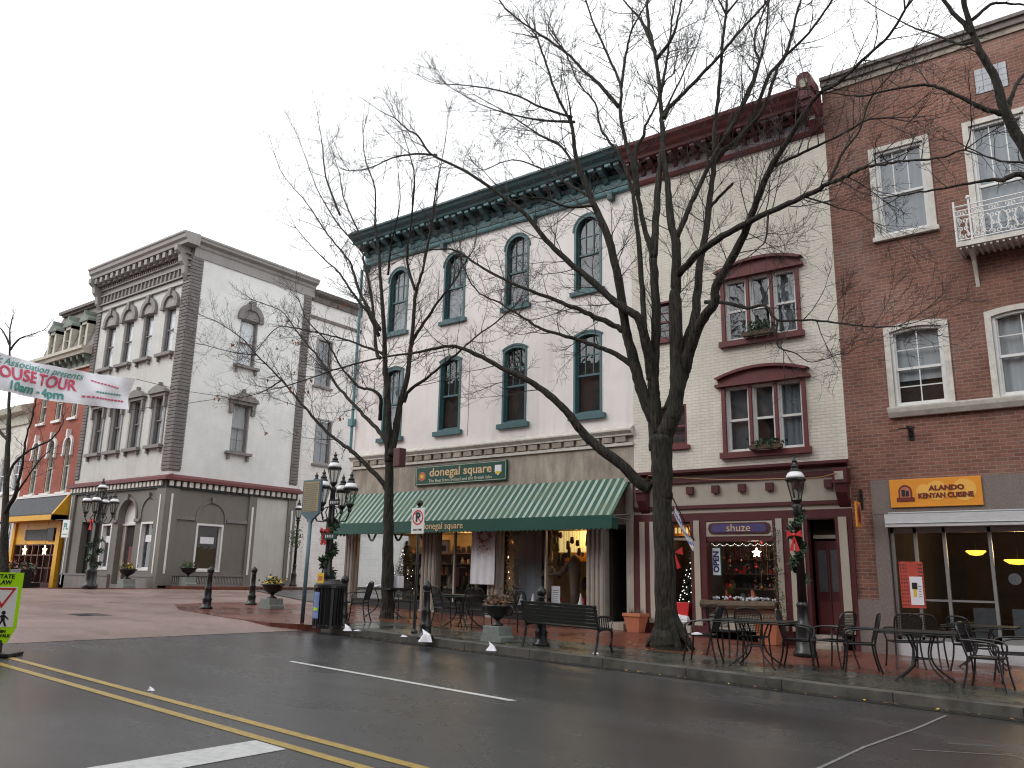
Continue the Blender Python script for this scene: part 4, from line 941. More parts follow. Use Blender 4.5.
mb=MB(); mb.box(X0-.2,X1+.28,YF-.28,YF+.05,5.3,5.42); mb.box(X1-.05,X1+.28,YF+.05,25.6,5.3,5.42)
mb.prism([(YF-.28,5.42),(YF+.05,5.42),(YF+.05,5.56)],X0-.2,X1+.28,axis=0); mb.build('shop_cornice','burg2',E_)
mb=MB(TS); mb.prism([(0,5.42),(.28,5.42),(0,5.56)],YF+.05,25.6,axis=0); mb.build('shop_cornice_side','burg2',E_)
mb=MB(); mb.box(X0,X1+.1,YF-.1,YF+.05,4.98,5.3); mb.box(X1-.05,X1+.1,YF+.05,25.45,4.98,5.3); mb.build('dentil_board','dgreen',E_)
mb=MB(TF)
for i in range(26): a=X0+.1+i*.305; mb.box(a,a+.17,.1,.2,5.06,5.27)
mb.T=TS
for i in range(22): a=YF+.0+i*.3; mb.box(a,a+.17,.1,.2,5.06,5.27)
mb.build('dentil','dirtyw',E_)

# ---- white building behind, on the side street
H_=thing('white_rear_building','white painted building with dark cornice on the side street behind the grey corner one','building',(-32.4,27,1))
TS2=lambda a,d,z:(-32.4+d,a,z)
mb=MB(TS2); facade(mb,25.42,44,.5,15.3,[(26.1,27.15,10.8,13.3,0),(26.4,27.45,6.9,9.2,0),(28.9,29.9,10.8,13.3,0),(29.2,30.2,6.9,9.2,0)],.2); mb.build('wall','sidingw',H_)
for a0,a1,z0,z1 in ((26.1,27.15,10.8,13.3),(26.4,27.45,6.9,9.2),(28.9,29.9,10.8,13.3),(29.2,30.2,6.9,9.2)): window(H_,TS2,a0,a1,z0,z1,0,'gtrim2',.09,2,2,2,2,curt='shade',sill=('gtrim',.1,.1,.1),dd=.02)
mb=MB(TS2); cornice(mb,25.56,44.2,[(0,15.1),(.1,15.1),(.14,15.35),(.4,15.45),(.45,15.6),(0,15.7)]); mb.box(25.56,44,0,.06,14.2,14.35); mb.build('cornice','slate',H_)
mb=MB(); mb.face([(-32.4,44,.5),(-45,44,.5),(-45,44,15.6),(-32.4,44,15.6)]); mb.face([(-32.4,25.5,15.6),(-45,25.5,15.6),(-45,44,15.6),(-32.4,44,15.6)]); mb.build('roof','roofd',H_)

# ---- red brick building with mansard, cream neighbour
I_=thing('mansard_brick_building','orange red brick building with dormered mansard roof and yellow shopfront','building',(-43.2,YF,.5))
X0,X1=-46.1,-40.3
cs2=[-44.8,-43.1,-41.42]
ops=[(c-.34,c+.34,5.2,7.85,.34) for c in cs2]+[(c-.33,c+.33,8.85,10.7,0) for c in cs2]
mb=MB(TF); facade(mb,X0,X1,4.9,11.4,ops,.2); mb.build('wall','orbrick',I_)
for c in cs2:
    window(I_,TF,c-.34,c+.34,5.2,7.85,.34,'mans',.07,2,0,curt='shade',sill=('white',.15,.12,.15)); window(I_,TF,c-.33,c+.33,8.85,10.7,0,'mans',.07,2,0,curt='shade',sill=('white',.12,.12,.12))
mb=MB(TF)
for c in cs2:
    ring(mb,outline(c-.45,c+.45,7.0,7.98,.45,14),outline(c-.34,c+.34,7.0,7.85,.34,14),0,.1,False); mb.box(c-.48,c-.36,0,.12,6.95,7.05); mb.box(c+.36,c+.48,0,.12,6.95,7.05); mb.prism([(c-.08,7.9),(c+.08,7.9),(c+.05,8.25),(c-.05,8.25)],0,.2)
mb.build('window_hood','white',I_)
mb=MB(TF); cornice(mb,X0,X1,[(0,11.9),(.45,11.9),(.5,12.05),(.6,12.1),(.6,12.25),(0,12.35)]); cornice(mb,X0,X1,[(0,11.3),(.1,11.3),(.12,11.4),(0,11.45)]); mb.build('cornice','mans',I_)
mb=MB(TF); mb.box(X0,X1,0,.06,11.45,11.9)
for i in range(10): a=X0+.1+i*.6; mb.prism([(0,11.9),(.4,11.9),(.35,11.7),(.15,11.6),(.06,11.45),(0,11.45)],a,a+.16,axis=0)
mb.build('cornice_bracket','copper',I_)
mb=MB(TF); mb.prism([(.1,12.3),(-.75,14.95),(-1.2,14.95),(-1.2,12.3)],X0+.3,X1-.02,axis=0); mb.build('mansard_roof','slate',I_)
mb=MB(TF); mb.box(X0+.3,X1-.0,-1.0,-.45,15.0,15.15); mb.box(X0+.4,X1,-1.0,-.6,14.9,15.0); mb.build('roof_trim','slate',I_)
for c in cs2[0:3]:
    dm=MB(TF); dm.box(c-.42,c-.26,-.6,.1,12.35,13.75); dm.box(c+.26,c+.42,-.6,.1,12.35,13.75); dm.box(c-.42,c+.42,-.6,.1,13.6,13.75); dmo=dm.build('dormer','mans',I_)
    r=MB(TF); r.prism([(c-.52,13.75),(c+.52,13.75),(c+.45,13.87),(c+.12,14.1),(c,14.35),(c-.12,14.1),(c-.45,13.87)],-.7,.18); r.build('dormer_roof','copper',dmo)
    s=MB(TF); s.box(c-.26,c+.26,-.2,-.05,12.4,13.6); s.build('dormer_window','curtd',dmo)
    s=MB(TF); s.box(c-.02,c+.02,-.05,-.0,12.4,13.6); s.box(c-.26,c+.26,-.05,0,13.0,13.05); s.build('glazing_bar','mans',dmo)
body(I_,X0,X1,YF,YF+10,.3,12.4,'orbrick')
# yellow shopfront
mb=MB(TF); mb.prism([(0,5.02),(.1,5.02),(.72,4.12),(.72,4.06),(0,4.06)],X0+.1,X1-.22,axis=0); mb.build('shop_roof','roofd',I_)
mb=MB(TF); mb.box(X0+.02,X1-.06,0,.76,3.82,4.06); mb.prism([(0,5.05),(.12,5.05),(.76,4.1),(.76,3.82),(0,3.82)],X1-.22,X1-.06,axis=0); mb.box(X0+.3,X1-1.0,-.05,0,2.75,3.82); mb.box(X1-1.0,X1-.06,-.06,-.01,3.3,3.85); mb.box(X0+.1,X0+.4,-.1,.1,.4,3.85); mb.box(X1-1.0,X1-.62,-.1,.08,.4,3.85); mb.build('yellow_fascia','yellow',I_)
mb=MB(TF); mb.box(X0,X1,0,.14,5.02,5.14); mb.build('shop_ledge','white',I_)
mb=MB(TF); mb.box(X0+1.5,X1-2.0,.0,.06,2.95,3.45); mb.k=1; mb.box(X1-1.9,X1-1.2,.0,.1,2.9,3.5); mb.build('shop_board',['curtd','ink'],I_)
mb=MB(TF)
for i in range(7): a=X0+.4+i*.65; mb.box(a,a+.07,-.1,0,.9,2.75)
for z in (.9,1.6,2.2,2.7): mb.box(X0+.4,X1-1.0,-.09,-.02,z,z+.06)
mb.box(X0+.4,X1-1.0,-.15,.02,.3,.95); mb.box(X1-.62,X1-.1,-.3,-.2,.4,3.3); mb.build('shop_window','burg',I_)
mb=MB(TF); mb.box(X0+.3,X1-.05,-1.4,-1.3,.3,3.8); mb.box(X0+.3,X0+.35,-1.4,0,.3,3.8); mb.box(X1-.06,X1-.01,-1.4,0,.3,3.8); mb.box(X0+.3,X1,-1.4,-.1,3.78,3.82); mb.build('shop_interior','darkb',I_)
for a,z in ((-44.0,2.45),(-41.9,2.45)):
    mb=MB(TF); pts=[]
    for k in range(10): r_=.24 if k%2==0 else .1; pts.append((a+r_*math.sin(k*.628),z+r_*math.cos(k*.628)))
    mb.prism(pts,.2,.24); mb.k=1; mb.tube([(a,.22,z+.2),(a,.22,3.82)],.008,4); tag(mb.build('star_lantern',['bulb','wire']),'lit star lantern hanging %s'%('left, over the middle of the yellow shopfront' if a<-43 else 'right, beside the end post of the yellow shopfront'),'lantern','lit star lanterns')
J_=thing('cream_building','pale cream building at the left edge behind the bare tree','building',(-50,YF,.3))
mb=MB(TF); jops=[(a,a+.9,z,z+2.,.1) for a in (-55,-53,-51,-49,-47.3) for z in (2.0,5.4,)]
facade(mb,-56,-46.1,-.5,9.2,jops,.2); mb.build('wall','dirtyw',J_)
for o in jops: window(J_,TF,*o[:4],.1,'white',.08,2,2,curt='shade',sill=('white',.1,.1,.1))
mb=MB(TF); cornice(mb,-56,-46.1,[(0,9.0),(.1,9.0),(.15,9.5),(.5,9.6),(.6,9.9),(0,10.1)]); mb.build('cornice','mans',J_)
body(J_,-56,-46.1,YF,YF+10,-.5,9.6,'dirtyw')
# ---- building across the street, behind the viewer (seen only as the dark reflection in the shop windows)
K_=thing('brick_row_opposite','long dark brick row on the opposite side of the street','building',(-12,-6,0))
TK=lambda a,d,z:(a,-6+d,z)
ko=[(a,a+1.1,z,z+2.0,0) for a in range(-42,20,3) for z in (4.5,8.0,11.3)]+[(a,a+2,.6,2.9,0) for a in range(-42,20,3)]
mb=MB(TK); facade(mb,-44,22,-.3,14.8,ko,.2); mb.build('wall','redbrick',K_)
mb=MB(TK); 
for o in ko: mb.box(o[0],o[1],-.18,-.14,o[2],o[3])
mb.build('window','curtd',K_)
mb=MB(TK); mb.box(-44,22,-10,.4,14.8,15.2); mb.build('roof','roofd',K_)

# ================================================================= TREES
def smooth_path(pts,sub=4):
    out=[]; n=len(pts)
    for i in range(n-1):
        p0=pts[max(i-1,0)];p1=pts[i];p2=pts[i+1];p3=pts[min(i+2,n-1)]
        for k in range(sub):
            t=k/sub; out.append(.5*((2*p1)+(p2-p0)*t+(2*p0-5*p1+4*p2-p3)*t*t+(3*p1-p0-3*p2+p3)*t**3))
    out.append(pts[-1]); return out
def ncs(w0): return 10 if w0>.12 else 7
class Tree:
    def __init__(s,name_label,Y0,seed):
        s.Y0=Y0; s.mb=MB(); s.tw=MB(); s.rng=random.Random(seed); s.nodes=[]; s.limbs=[]; s.label=name_label
    def limb(s,pts,w0,w1,dy=0.,grow=1.,t0=.15):
        """limb surveyed from its outline: pts give its bearing, dy how far it leans toward (-) or away from (+) the street"""
        y0=s.Y0
        if s.nodes:
            d,y=min(((abs(u-pts[0][0])+abs(v-pts[0][1])),yy) for u,v,yy in s.nodes)
            if d<22: y0=y
        n=len(pts); P=[]; L=[0]
        for i in range(1,n): L.append(L[-1]+math.dist(pts[i],pts[i-1]))
        for i,(u,v) in enumerate(pts):
            t=L[i]/L[-1]; y=y0+dy*t; P.append(atY(u,v,y)); s.nodes.append((u,v,y))
        for i in range(n-1):
            for k in (.25,.5,.75): s.nodes.append((pts[i][0]*(1-k)+pts[i+1][0]*k,pts[i][1]*(1-k)+pts[i+1][1]*k,y0+dy*(L[i]+(L[i+1]-L[i])*k)/L[-1]))
        S=smooth_path(P,5); m=len(S)
        dist=(S[0]-EYE).length*.93
        r0=w0*dist/F/2; r1=w1*dist/F/2
        for i in range(1,m-1): S[i]=S[i]+Vector((s.rng.gauss(0,1),s.rng.gauss(0,1),s.rng.gauss(0,1)))*r0*(.10 if r0<.12 else .03)
        kk=1. if w0>30 else .85
        rad=[max(.004,kk*(r1*.8+(r0-r1*.8)*(1-i/(m-1))**(1.45 if w0<20 else 1.))*(1+s.rng.uniform(-.05,.08))) for i in range(m)]
        s.mb.tube(S,rad,12 if r0>.1 else 8 if r0>.04 else 6)
        s.limbs.append((S,rad,grow,t0))
        return S
    def twig(s,p,d,L,r,lev):
        n=5 if lev<2 else 4; pts=[p]; q=p.copy(); dd=d.copy()
        for i in range(n):
            dd=(dd+Vector((s.rng.gauss(0,.11),s.rng.gauss(0,.11),s.rng.gauss(0,.09)+.075))).normalized()
            q=q+dd*(L/n); pts.append(q.copy())
        rad=[max(.0028,r*(1-.8*i/n)) for i in range(n+1)]
        s.tw.tube(pts,rad,4 if lev<2 else 3,cap=False)
        if lev<3:
            k=int(L/(.17 if lev==1 else .15)*s.dens)
            for j in range(k):
                t=s.rng.uniform(.2,1); i=min(int(t*n),n-1); b=pts[i].lerp(pts[i+1],t*n-i); ax=(pts[i+1]-pts[i]).normalized()
                pe=ax.cross(Vector((s.rng.gauss(0,1),s.rng.gauss(0,1),s.rng.gauss(0,1)))).normalized(); an=s.rng.uniform(.5,1.0)
                s.twig(b,(ax*math.cos(an)+pe*math.sin(an)).normalized(),L*s.rng.uniform(.28,.55)*(1.1-.4*t),rad[i]*.6,lev+1)
    def grow(s,step=.36,Lm=1.25,dens=1.):
        s.dens=dens
        for S,rad,g,t0 in s.limbs:
            if g<=0: continue
            m=len(S); acc=0
            for i in range(1,m):
                acc+=(S[i]-S[i-1]).length*g
                t=i/(m-1)
                if t<t0: acc=0; continue
                while acc>step:
                    acc-=step
                    ax=(S[i]-S[i-1]).normalized(); pe=ax.cross(Vector((s.rng.gauss(0,1),s.rng.gauss(0,1),s.rng.gauss(0,.8)+.25))).normalized(); an=s.rng.uniform(.55,1.05)
                    s.twig(S[i],(ax*math.cos(an)+pe*math.sin(an)).normalized(),Lm*s.rng.uniform(.45,1.15)*(1.15-.45*t),min(rad[i]*.5,.012),1)
            if rad[-1]<.035:
                ax=(S[-1]-S[-3]).normalized()
                for k in range(3): s.twig(S[-1],(ax+Vector((s.rng.gauss(0,.25),s.rng.gauss(0,.25),s.rng.gauss(0,.25)))).normalized(),Lm*.8,rad[-1]*.8,1)
    def finish(s,base,leaves=0,lbox=None):
        t=thing('bare_tree',s.label,'tree',base,group='bare street trees')
        s.mb.build('trunk','bark',t,smooth=True); s.tw.build('crown','twig',t)
        if leaves:
            mb=MB(); P=[v for v in s.tw.v if lbox(v)]
            for k in range(leaves):
                c=s.rng.choice(P)
                for j in range(s.rng.choice((1,1,2,3))):
                    q=c+Vector((s.rng.gauss(0,.05),s.rng.gauss(0,.05),-s.rng.uniform(.0,.12))); a=s.rng.uniform(0,6.3); l=s.rng.uniform(.05,.09)
                    e=Vector((math.cos(a)*l*.6,math.sin(a)*l*.6,-l*.3)); f=Vector((-math.sin(a)*l*.15,math.cos(a)*l*.15,-l))
                    mb.face([q,q+e*.8+f*.5,q+f*1.5,q-e*.8+f*.6])
            mb.build('dead_leaves','leafb',t)
        return t
A=Tree('largest bare tree, its thick trunk standing between the green awning and the shoe shop',15.2,3)
A.limb([(668,652),(667,640),(666,600),(664,540),(662,485),(661,450),(660,432)],29,25,0,0)
A.limb([(663,500),(662,470),(661,436)],23,36,0,0)
A.limb([(669,658),(668,646),(667,630),(667,600)],46,22,0,0)
for fx,fy in ((646,648),(694,650),(655,657),(680,657)): A.limb([(668,612),((668+fx)/2,632),(fx,fy)],20,5,-.25 if fy>652 else 0,0)
A.limb([(657,450),(655,420),(654,393),(653,378),(655.7,340),(655.7,300),(653,259)],19,13,-.2,.3)
A.limb([(656,425),(646,402),(638,378),(631,350),(626,329),(616.6,270),(606.8,234),(595,206.7),(585.4,185),(577.6,161.7),(574.6,150),(571.7,125),(564,109),(554,88),(544.5,58.6),(536.7,37)],17,3,-1.6,1.,.3)
A.limb([(571.7,125),(569,100),(564,78)],3,1,-.2)
A.limb([(653,259),(649,242),(643.9,228),(638,189),(636,150),(644,136),(646,125),(655.7,105),(665,82),(673,74)],9,2,.6,1.,.3)
A.limb([(653,259),(655.7,224),(657.6,189),(661,160),(663.5,136.7),(661.5,115),(659.6,88),(655.7,58.6),(649.8,29),(646.9,-6)],10,5,.9,1.,.4)
A.limb([(663,118),(669,108),(677,99.6),(696.7,80),(722,52.7),(741.6,29),(760,9.8),(772,-4)],6,3,1.2)
A.limb([(664,112),(680,80),(698,42),(706,15)],3,1,.6)
A.limb([(656,60),(672,38),(678,18),(682,-5)],5,2,-.4)
A.limb([(655,52),(642,22),(632,10),(620,-4)],5,2,.4)
A.limb([(661,92),(667,60),(672,20),(676,-5)],4,2,.4)
A.limb([(652,380),(650,364),(644,335),(638,317.6),(624,308),(612.7,300),(589,278.7),(567.8,261),(546,240),(527,216),(509,200.8),(484,183),(458.5,167.6),(431,154),(418,136),(408,130),(395,118)],14,2.5,-2.6,1.,.25)
A.limb([(644,330),(643,300),(639,247.5),(635,208.5),(628,175),(618.6,154),(612.7,146),(601,128.7),(595,103),(577.6,82),(566,52.7),(558,40)],8,2,.4,1.,.3)
A.limb([(436,155),(415,154),(392,158),(370,168),(350,171)],3,1.5,-.4)
A.limb([(638,195),(632,160),(626,144),(620.5,109),(620.5,86),(605,48.8),(592,20),(584,-6)],7,3,1.2,1.,.2)
A.limb([(618.6,107),(599,84),(585,72),(566,52.7),(534.8,31),(509,11.7),(496,-5)],5,2.5,-.8)
A.limb([(566,52),(549,31),(552,12)],2.5,1,0)
A.limb([(621,88),(626,55),(632,30),(646,5)],4,2,.4)
A.limb([(572,117),(540,107),(518,96),(487,88),(462,85),(440,84)],3.5,1.5,-.5)
A.limb([(574.6,122),(540,120),(507,113),(480,104),(448,86)],3.5,1.5,.4)
A.limb([(583,180),(562,147),(540,135),(507,113),(475,95)],4,1.5,.7)
A.limb([(650,489),(636,480),(623,466),(597,446),(581,431),(568,413),(556,401),(542,389.6),(522,377),(505.6,370),(482,357),(463,348.8),(449,346),(427.5,350),(407,353.8),(379,358),(340,368),(315,376.6),(282,387.5)],15,2,-3.0,.8,.35)
A.limb([(628,335),(624,331),(605,321.5),(579.5,309.8),(556,300),(511.6,283.5),(478,265),(454,250),(433,250),(405,257)],9,2,-1.6,1.,.2)
A.limb([(636,368),(616,354),(599,346.9),(572,338),(542,329),(523.7,318),(500,303),(475,289.5),(460,258)],8,2,-1.,1.,.2)
A.limb([(597,205),(570,207),(545,199),(520,196),(498,186)],4,1.5,-1.4)
A.limb([(590,197),(568,184),(540,168),(512,160),(484,170)],4,1.5,.3)
A.limb([(661,440),(671,420),(676,400),(677,378),(676,339),(675,300),(676,282),(676,244),(671,224),(668,189),(665,165),(663,150)],22,7,.1,.6,.3)
A.limb([(677,237),(686.8,214),(700,185),(714,156),(726,134.7),(741,105),(759,64),(766,30),(770,-5)],7,3,1.6)
A.limb([(721.5,144.5),(746.9,97.7),(758.6,64),(754.7,46.9),(756.6,29),(768,2)],5,2.5,.3)
A.limb([(677,276),(696.7,255),(723,236),(748.8,222),(778,208.6),(805.5,196),(827,184),(840.6,179),(860,168.6),(879.7,164.6),(902,161.7),(935,158),(965,150)],9,2,-3.4,1.,.2)
A.limb([(829,183),(836.7,165.6),(844.5,150),(860,130),(870,99.6),(895,70),(912,50)],3.5,1.5,.4)
A.limb([(805,197),(825,203),(840.6,208.6),(858,212),(872,222)],2.5,1,-.3)
A.limb([(768,214),(766,238),(759,248),(742,262)],3,1,-.3)
A.limb([(670,410),(681,380),(687,360),(685,347),(694.8,319.5),(697,294),(700.6,259),(706,232),(711,189),(714,164),(714,136.7),(718,97.7),(722,48.8),(726,11.7),(727,-5)],17,4,1.3,.9,.4)
A.limb([(713,164),(724,150),(735,142),(752.7,117),(768,78),(786,52.7),(797.6,11.7),(802,-5)],8,3,.6)
A.limb([(735,146),(748,128),(761.6,112),(772,85),(782,60),(809,33),(832,0)],6,3,-.4)
A.limb([(726,14),(716,-5)],3,2,0); A.limb([(726,14),(742,-5)],3,2,.2)
A.limb([(711,206),(720,196),(733,183)],4,4,-.2,0)
A.limb([(684,372),(690,350),(700.6,322),(714,304),(716,286.6),(731.6,259),(747,228),(759,194.9),(772,165.6),(784,147),(803.5,115),(819,93.8),(836.7,84),(862,60.5),(889.5,35),(905,10)],15,3,-2.2,1.,.3)
A.limb([(774,166),(788,159.8),(813,148),(842.6,133.8),(868,120),(890,118)],4,2,-.4)
A.limb([(705,302),(726,303),(747,308),(765,306),(777.5,320),(802.5,320),(827.5,321.6),(860,326),(880,327),(898,326)],5,1.5,-1.8,.9)
A.limb([(777.5,320),(777.5,345),(795,353),(812,362),(840,354)],2.5,1,-.3)
A.limb([(655,398),(652,408),(650,415)],12,9,0,0)
A.grow(.23,1.5,1.25)
treeA=A.finish((-7.95,15.2,G(-7.95)+SW))

Bt=Tree('bare tree with a few brown leaves before the left end of the green awning',15.5,11)
Bt.limb([(386,626),(387,605),(388,560),(388.5,510),(389,480),(389.5,450)],18,13,0,0)
Bt.limb([(386,630),(387,618),(387.5,606)],23,15,0,0)
for fx,fy in ((377,624),(395,626),(385,629)): Bt.limb([(387,606),((387+fx)/2,616),(fx,fy)],12,3,0,0)
Bt.limb([(389,462),(388.5,440),(388.4,417),(387,385.6),(385,369),(384.5,338),(382,299),(380,272.5),(379,255),(375,223.7),(375,188.6),(365,159),(363,134)],11,1.5,-.8,1.,.3)
Bt.limb([(391,456),(396,430),(398,417),(401,401),(407,379),(410,353.8),(412,338),(415,299),(418,285),(423,269),(426,255),(429,240),(433,220),(437,195),(439,169.5)],10,1.5,.9,1.,.3)
Bt.limb([(415,290),(407,260),(411.7,218),(414.6,179),(410,156),(402,130)],4,1.2,-.8)
Bt.limb([(424,262),(431,227.5),(435,196),(441,165),(447,130)],3.5,1.2,.3)
Bt.limb([(379,336),(368,313),(355.6,297.5),(340,274),(326,260.7),(308.6,243),(296,228)],4.5,1.2,-1.2)
Bt.limb([(380,330),(371,314.7),(360,292.8),(352.5,269),(347.6,258.8),(328,235),(314.5,214),(302.7,198),(283,175),(275,155)],5,1.2,.8)
Bt.limb([(380,358),(376,350),(373.6,314.7),(369.7,288),(363.5,260),(361,251),(338,223.7),(324,202),(314.5,182.7),(302.7,149.5),(295,130)],5,1.2,1.6)
Bt.limb([(361,251),(359,233.5),(343.7,198),(339.8,175),(332,150)],3,1,.3)
Bt.limb([(340,215),(326,177),(322,141.7),(318,120)],3,1,-.3)
Bt.limb([(380,420),(380.6,398),(372,390),(358.8,387),(350,377),(341.6,367.5),(327.5,342.5),(312,326),(305.6,317.5),(299,300)],5,1.3,-1.5)
Bt.limb([(386,442),(379,431),(363.4,415),(349.4,399.7),(335,383),(321,361),(305.6,342.5),(296,330),(287.5,318),(278,309),(253,300)],6,1.5,1.2)
Bt.limb([(388,492),(382,482),(363.4,462),(349.4,449),(343,444.7),(323,428),(309.7,413),(296.4,398),(281.5,380),(256.5,354.8),(243.8,340),(225.6,327),(200,314.7)],7,1.3,-1.6,1.1,.25)
Bt.limb([(385,356),(379,352),(363,346),(340,338),(318.5,333),(289,327),(275,329),(256.5,351)],4,1.2,-.9)
Bt.limb([(404,402),(409,391),(424,380),(437,370),(460,351),(471,341),(500,319),(515,306)],5,1.5,-.9)
Bt.limb([(411,345),(415,336.6),(427.5,317.8),(438,302),(452.5,283.4),(465,263),(474,248),(476,235)],5,1.3,.8)
Bt.limb([(388,275),(392,240),(400,205),(398,170)],3,1,-1)
Bt.limb([(256,355),(232,352),(205,345)],2,1,.3); Bt.limb([(282,380),(262,392),(240,398)],2,1,0)
Bt.grow(.22,1.35,1.2)
Bt.finish((-15.95,15.5,G(-15.95)+SW),46,lambda v:v.z<9.3 and v.x<-16.6)

Ct=Tree('near bare tree whose limbs cross the red brick building at the right edge',15.2,21)
Ct.limb([(1138,760),(1139,700),(1140,600),(1140,500)],34,30,0,0)
Ct.limb([(1140,505),(1118,390),(1078,270),(1045,190),(1024,148),(1005.8,112),(995,78),(982,54.7),(972,31),(964,0),(960,-30)],17,6,-2.2,.6,.55)
Ct.limb([(973,34),(956,15.6),(940,-4),(925,-20)],6,4,-.2,.8)
Ct.limb([(1002,114),(982,108),(964,99),(945,90),(925,84.6),(886,91),(860,96),(825,91.8),(800,88)],6,1.5,-.8)
Ct.limb([(974,42),(960,44),(946,39),(930,33),(912,27),(891,15.6),(872,5)],4,1.5,.6)
Ct.limb([(972,20),(990,5),(1001,2.6),(1024,4),(1050,-6)],4,2,.4)
Ct.limb([(1007,113),(1013,92),(1024,75),(1045,60)],6,3,.5); Ct.limb([(1075,262),(1048,215),(1024,176),(1003,180),(990,179.6),(964,184.8),(925,191),(900,196)],9,2,-.9,.7,.5)
Ct.limb([(1060,235),(1040,175),(1024,162.7),(1000.6,161),(974.5,151),(958,142)],5,1.5,.4)
Ct.limb([(1139,520),(1160,380),(1200,250),(1230,120)],26,10,1,.4)
Ct.grow(.42,.85,.75)
Ct.finish((-.15,15.2,G(-.15)+SW))

Dt=Tree('bare dark tree at the left edge in front of the pale cream building',15.5,31)
Dt.limb([(4,602),(4,560),(5,513.7),(7,467),(9,420),(9,400),(9.8,348.6),(10,329)],11,2,0,1.,.4)
Dt.limb([(4,515),(14,497),(18.7,481),(23.4,460),(26,439),(33,415),(37,395)],5,1.5,-.8)
Dt.limb([(7,480),(14,464),(30,450),(51.6,439),(62,425),(63,418)],3.5,1.2,.6)
Dt.limb([(13,498),(23.4,483),(40,460),(48,452)],3,1,.3)
Dt.limb([(9.8,350),(19.5,339),(33,334),(44,330)],2.5,1,.3); Dt.limb([(9.8,345),(2,330),(-8,322)],2.5,1,-.3); Dt.limb([(8,440),(-5,425),(-20,400)],4,2,-.3)
Dt.grow(.5,1.5,.8)
Dt.finish((-40.2,15.5,G(-40.2)+SW))

# ================================================================= LAMPS
def lantern(mb,gl,dome,c,s=1.):
    x,y,z=c
    gl.lathe((x,y,z),[(.10*s,.02*s),(.185*s,.40*s)],8,False)
    for j in range(8):
        t=2*math.pi*j/8; mb.tube([(x+.10*s*math.cos(t),y+.10*s*math.sin(t),z+.02*s),(x+.19*s*math.cos(t),y+.19*s*math.sin(t),z+.41*s)],.009*s,4)
    mb.lathe((x,y,z),[(.03*s,-.22*s),(.06*s,-.16*s),(.05*s,-.10*s),(.09*s,-.04*s),(.12*s,0),(.11*s,.03*s)],10)
    mb.lathe((x,y,z),[(.195*s,.39*s),(.215*s,.41*s),(.215*s,.44*s),(.19*s,.46*s)],12)
    dome.lathe((x,y,z),[(.19*s,.455*s),(.185*s,.50*s),(.15*s,.56*s),(.09*s,.60*s)],14)
    mb.lathe((x,y,z),[(.10*s,.59*s),(.12*s,.61*s),(.08*s,.66*s),(.09*s,.70*s),(.05*s,.74*s),(.035*s,.78*s),(.06*s,.81*s),(.02*s,.86*s),(.008*s,.92*s)],10)
    gl.lathe((x,y,z),[(.03*s,.05*s),(.04*s,.2*s),(.03*s,.3*s)],6) if False else None
def lamp_single(x,y,z0,h,label,thick=1.,garland=True):
    t=thing('street_lamp',label,'street lamp',(x,y,z0),group='black street lamps')
    mb=MB(); H=h-.95
    mb.lathe((x,y,z0),[(.21*thick,0),(.21*thick,.08),(.17*thick,.12),(.15*thick,.5),(.16*thick,.55),(.11*thick,.62),(.10*thick,.9),(.12*thick,.93),(.085*thick,1.0)],12)
    mb.lathe((x,y,z0),[(.085*thick,1.0),(.065*thick,H-.2),(.10*thick,H-.16),(.07*thick,H-.1),(.12,H-.03),(.05,H+.02)],12); mb.build('post','black',t,smooth=True)
    m2,gl,dm=MB(),MB(),MB(); lantern(m2,gl,dm,(x,y,z0+H+.08),.95); ln=m2.build('lantern','black',t); gl.build('glass','lens',ln); dm.build('dome','globe',ln,smooth=True)
    return t
def garland(x,y,z0,z1,label,r=.12,bow=None,n=420,w=.1):
    t=thing('garland',label,'garland',(x,y,z0)); mb=MB(); rr=random.Random(int(abs(x*10)))
    for k in range(n):
        q=rr.random(); z=z0+(z1-z0)*q; a=q*14+rr.uniform(-.7,.7); d=r*(.6+rr.random()*.7); c=Vector((x+math.cos(a)*d,y+math.sin(a)*d,z)); s_=w*rr.uniform(.5,1.2)
        e=Vector((rr.gauss(0,1),rr.gauss(0,1),rr.gauss(0,1))).normalized()*s_; f=e.orthogonal().normalized()*s_*.16
        mb.face([c-f,c+e*.6-f,c+e,c+e*.6+f,c+f])
    mb.build('foliage','green',t)
    if bow is not None:
        b=MB(); c=Vector((x,y-r-.04,bow))
        for sg in (-1,1):
            b.prism([(c.x,c.z),(c.x+sg*.13,c.z+.09),(c.x+sg*.15,c.z-.04)],c.y-.02,c.y+.02); b.prism([(c.x,c.z),(c.x+sg*.03,c.z-.32),(c.x+sg*.10,c.z-.30)],c.y-.03,c.y-.01)
        b.blob((c.x,c.y-.02,c.z),.035,6,4); b.build('bow','red',t)
    return t
zl=lambda x:G(x)+SW
lamp_single(-5.45,16.42,zl(-5.45),3.8,'single black street lamp with a white dome, in front of the burgundy door',1.05)
garland(-5.47,16.4,zl(-5.5)+1.35,zl(-5.5)+2.75,'evergreen garland with red bow on the lamp before the burgundy door',.13,zl(-5.5)+2.25,520)
lamp_single(-31.3,24.9,G(-31.3)+.24,3.95,'far single street lamp on the side street by the grey corner building',.8)
t=thing('hanging_basket','small leafy basket hanging on the far side street lamp','flower basket',(-31.2,24.8,3.2)); mb=MB(); rr=random.Random(2)
for k in range(220):
    c=Vector((-31.2+rr.gauss(0,.16),24.75+rr.gauss(0,.16),3.15+rr.gauss(0,.25))); e=Vector((rr.gauss(0,1),rr.gauss(0,1),rr.gauss(0,1))).normalized()*.09; f=e.orthogonal().normalized()*.03; mb.face([c-f,c+e,c+f])
mb.build('foliage','green2',t)
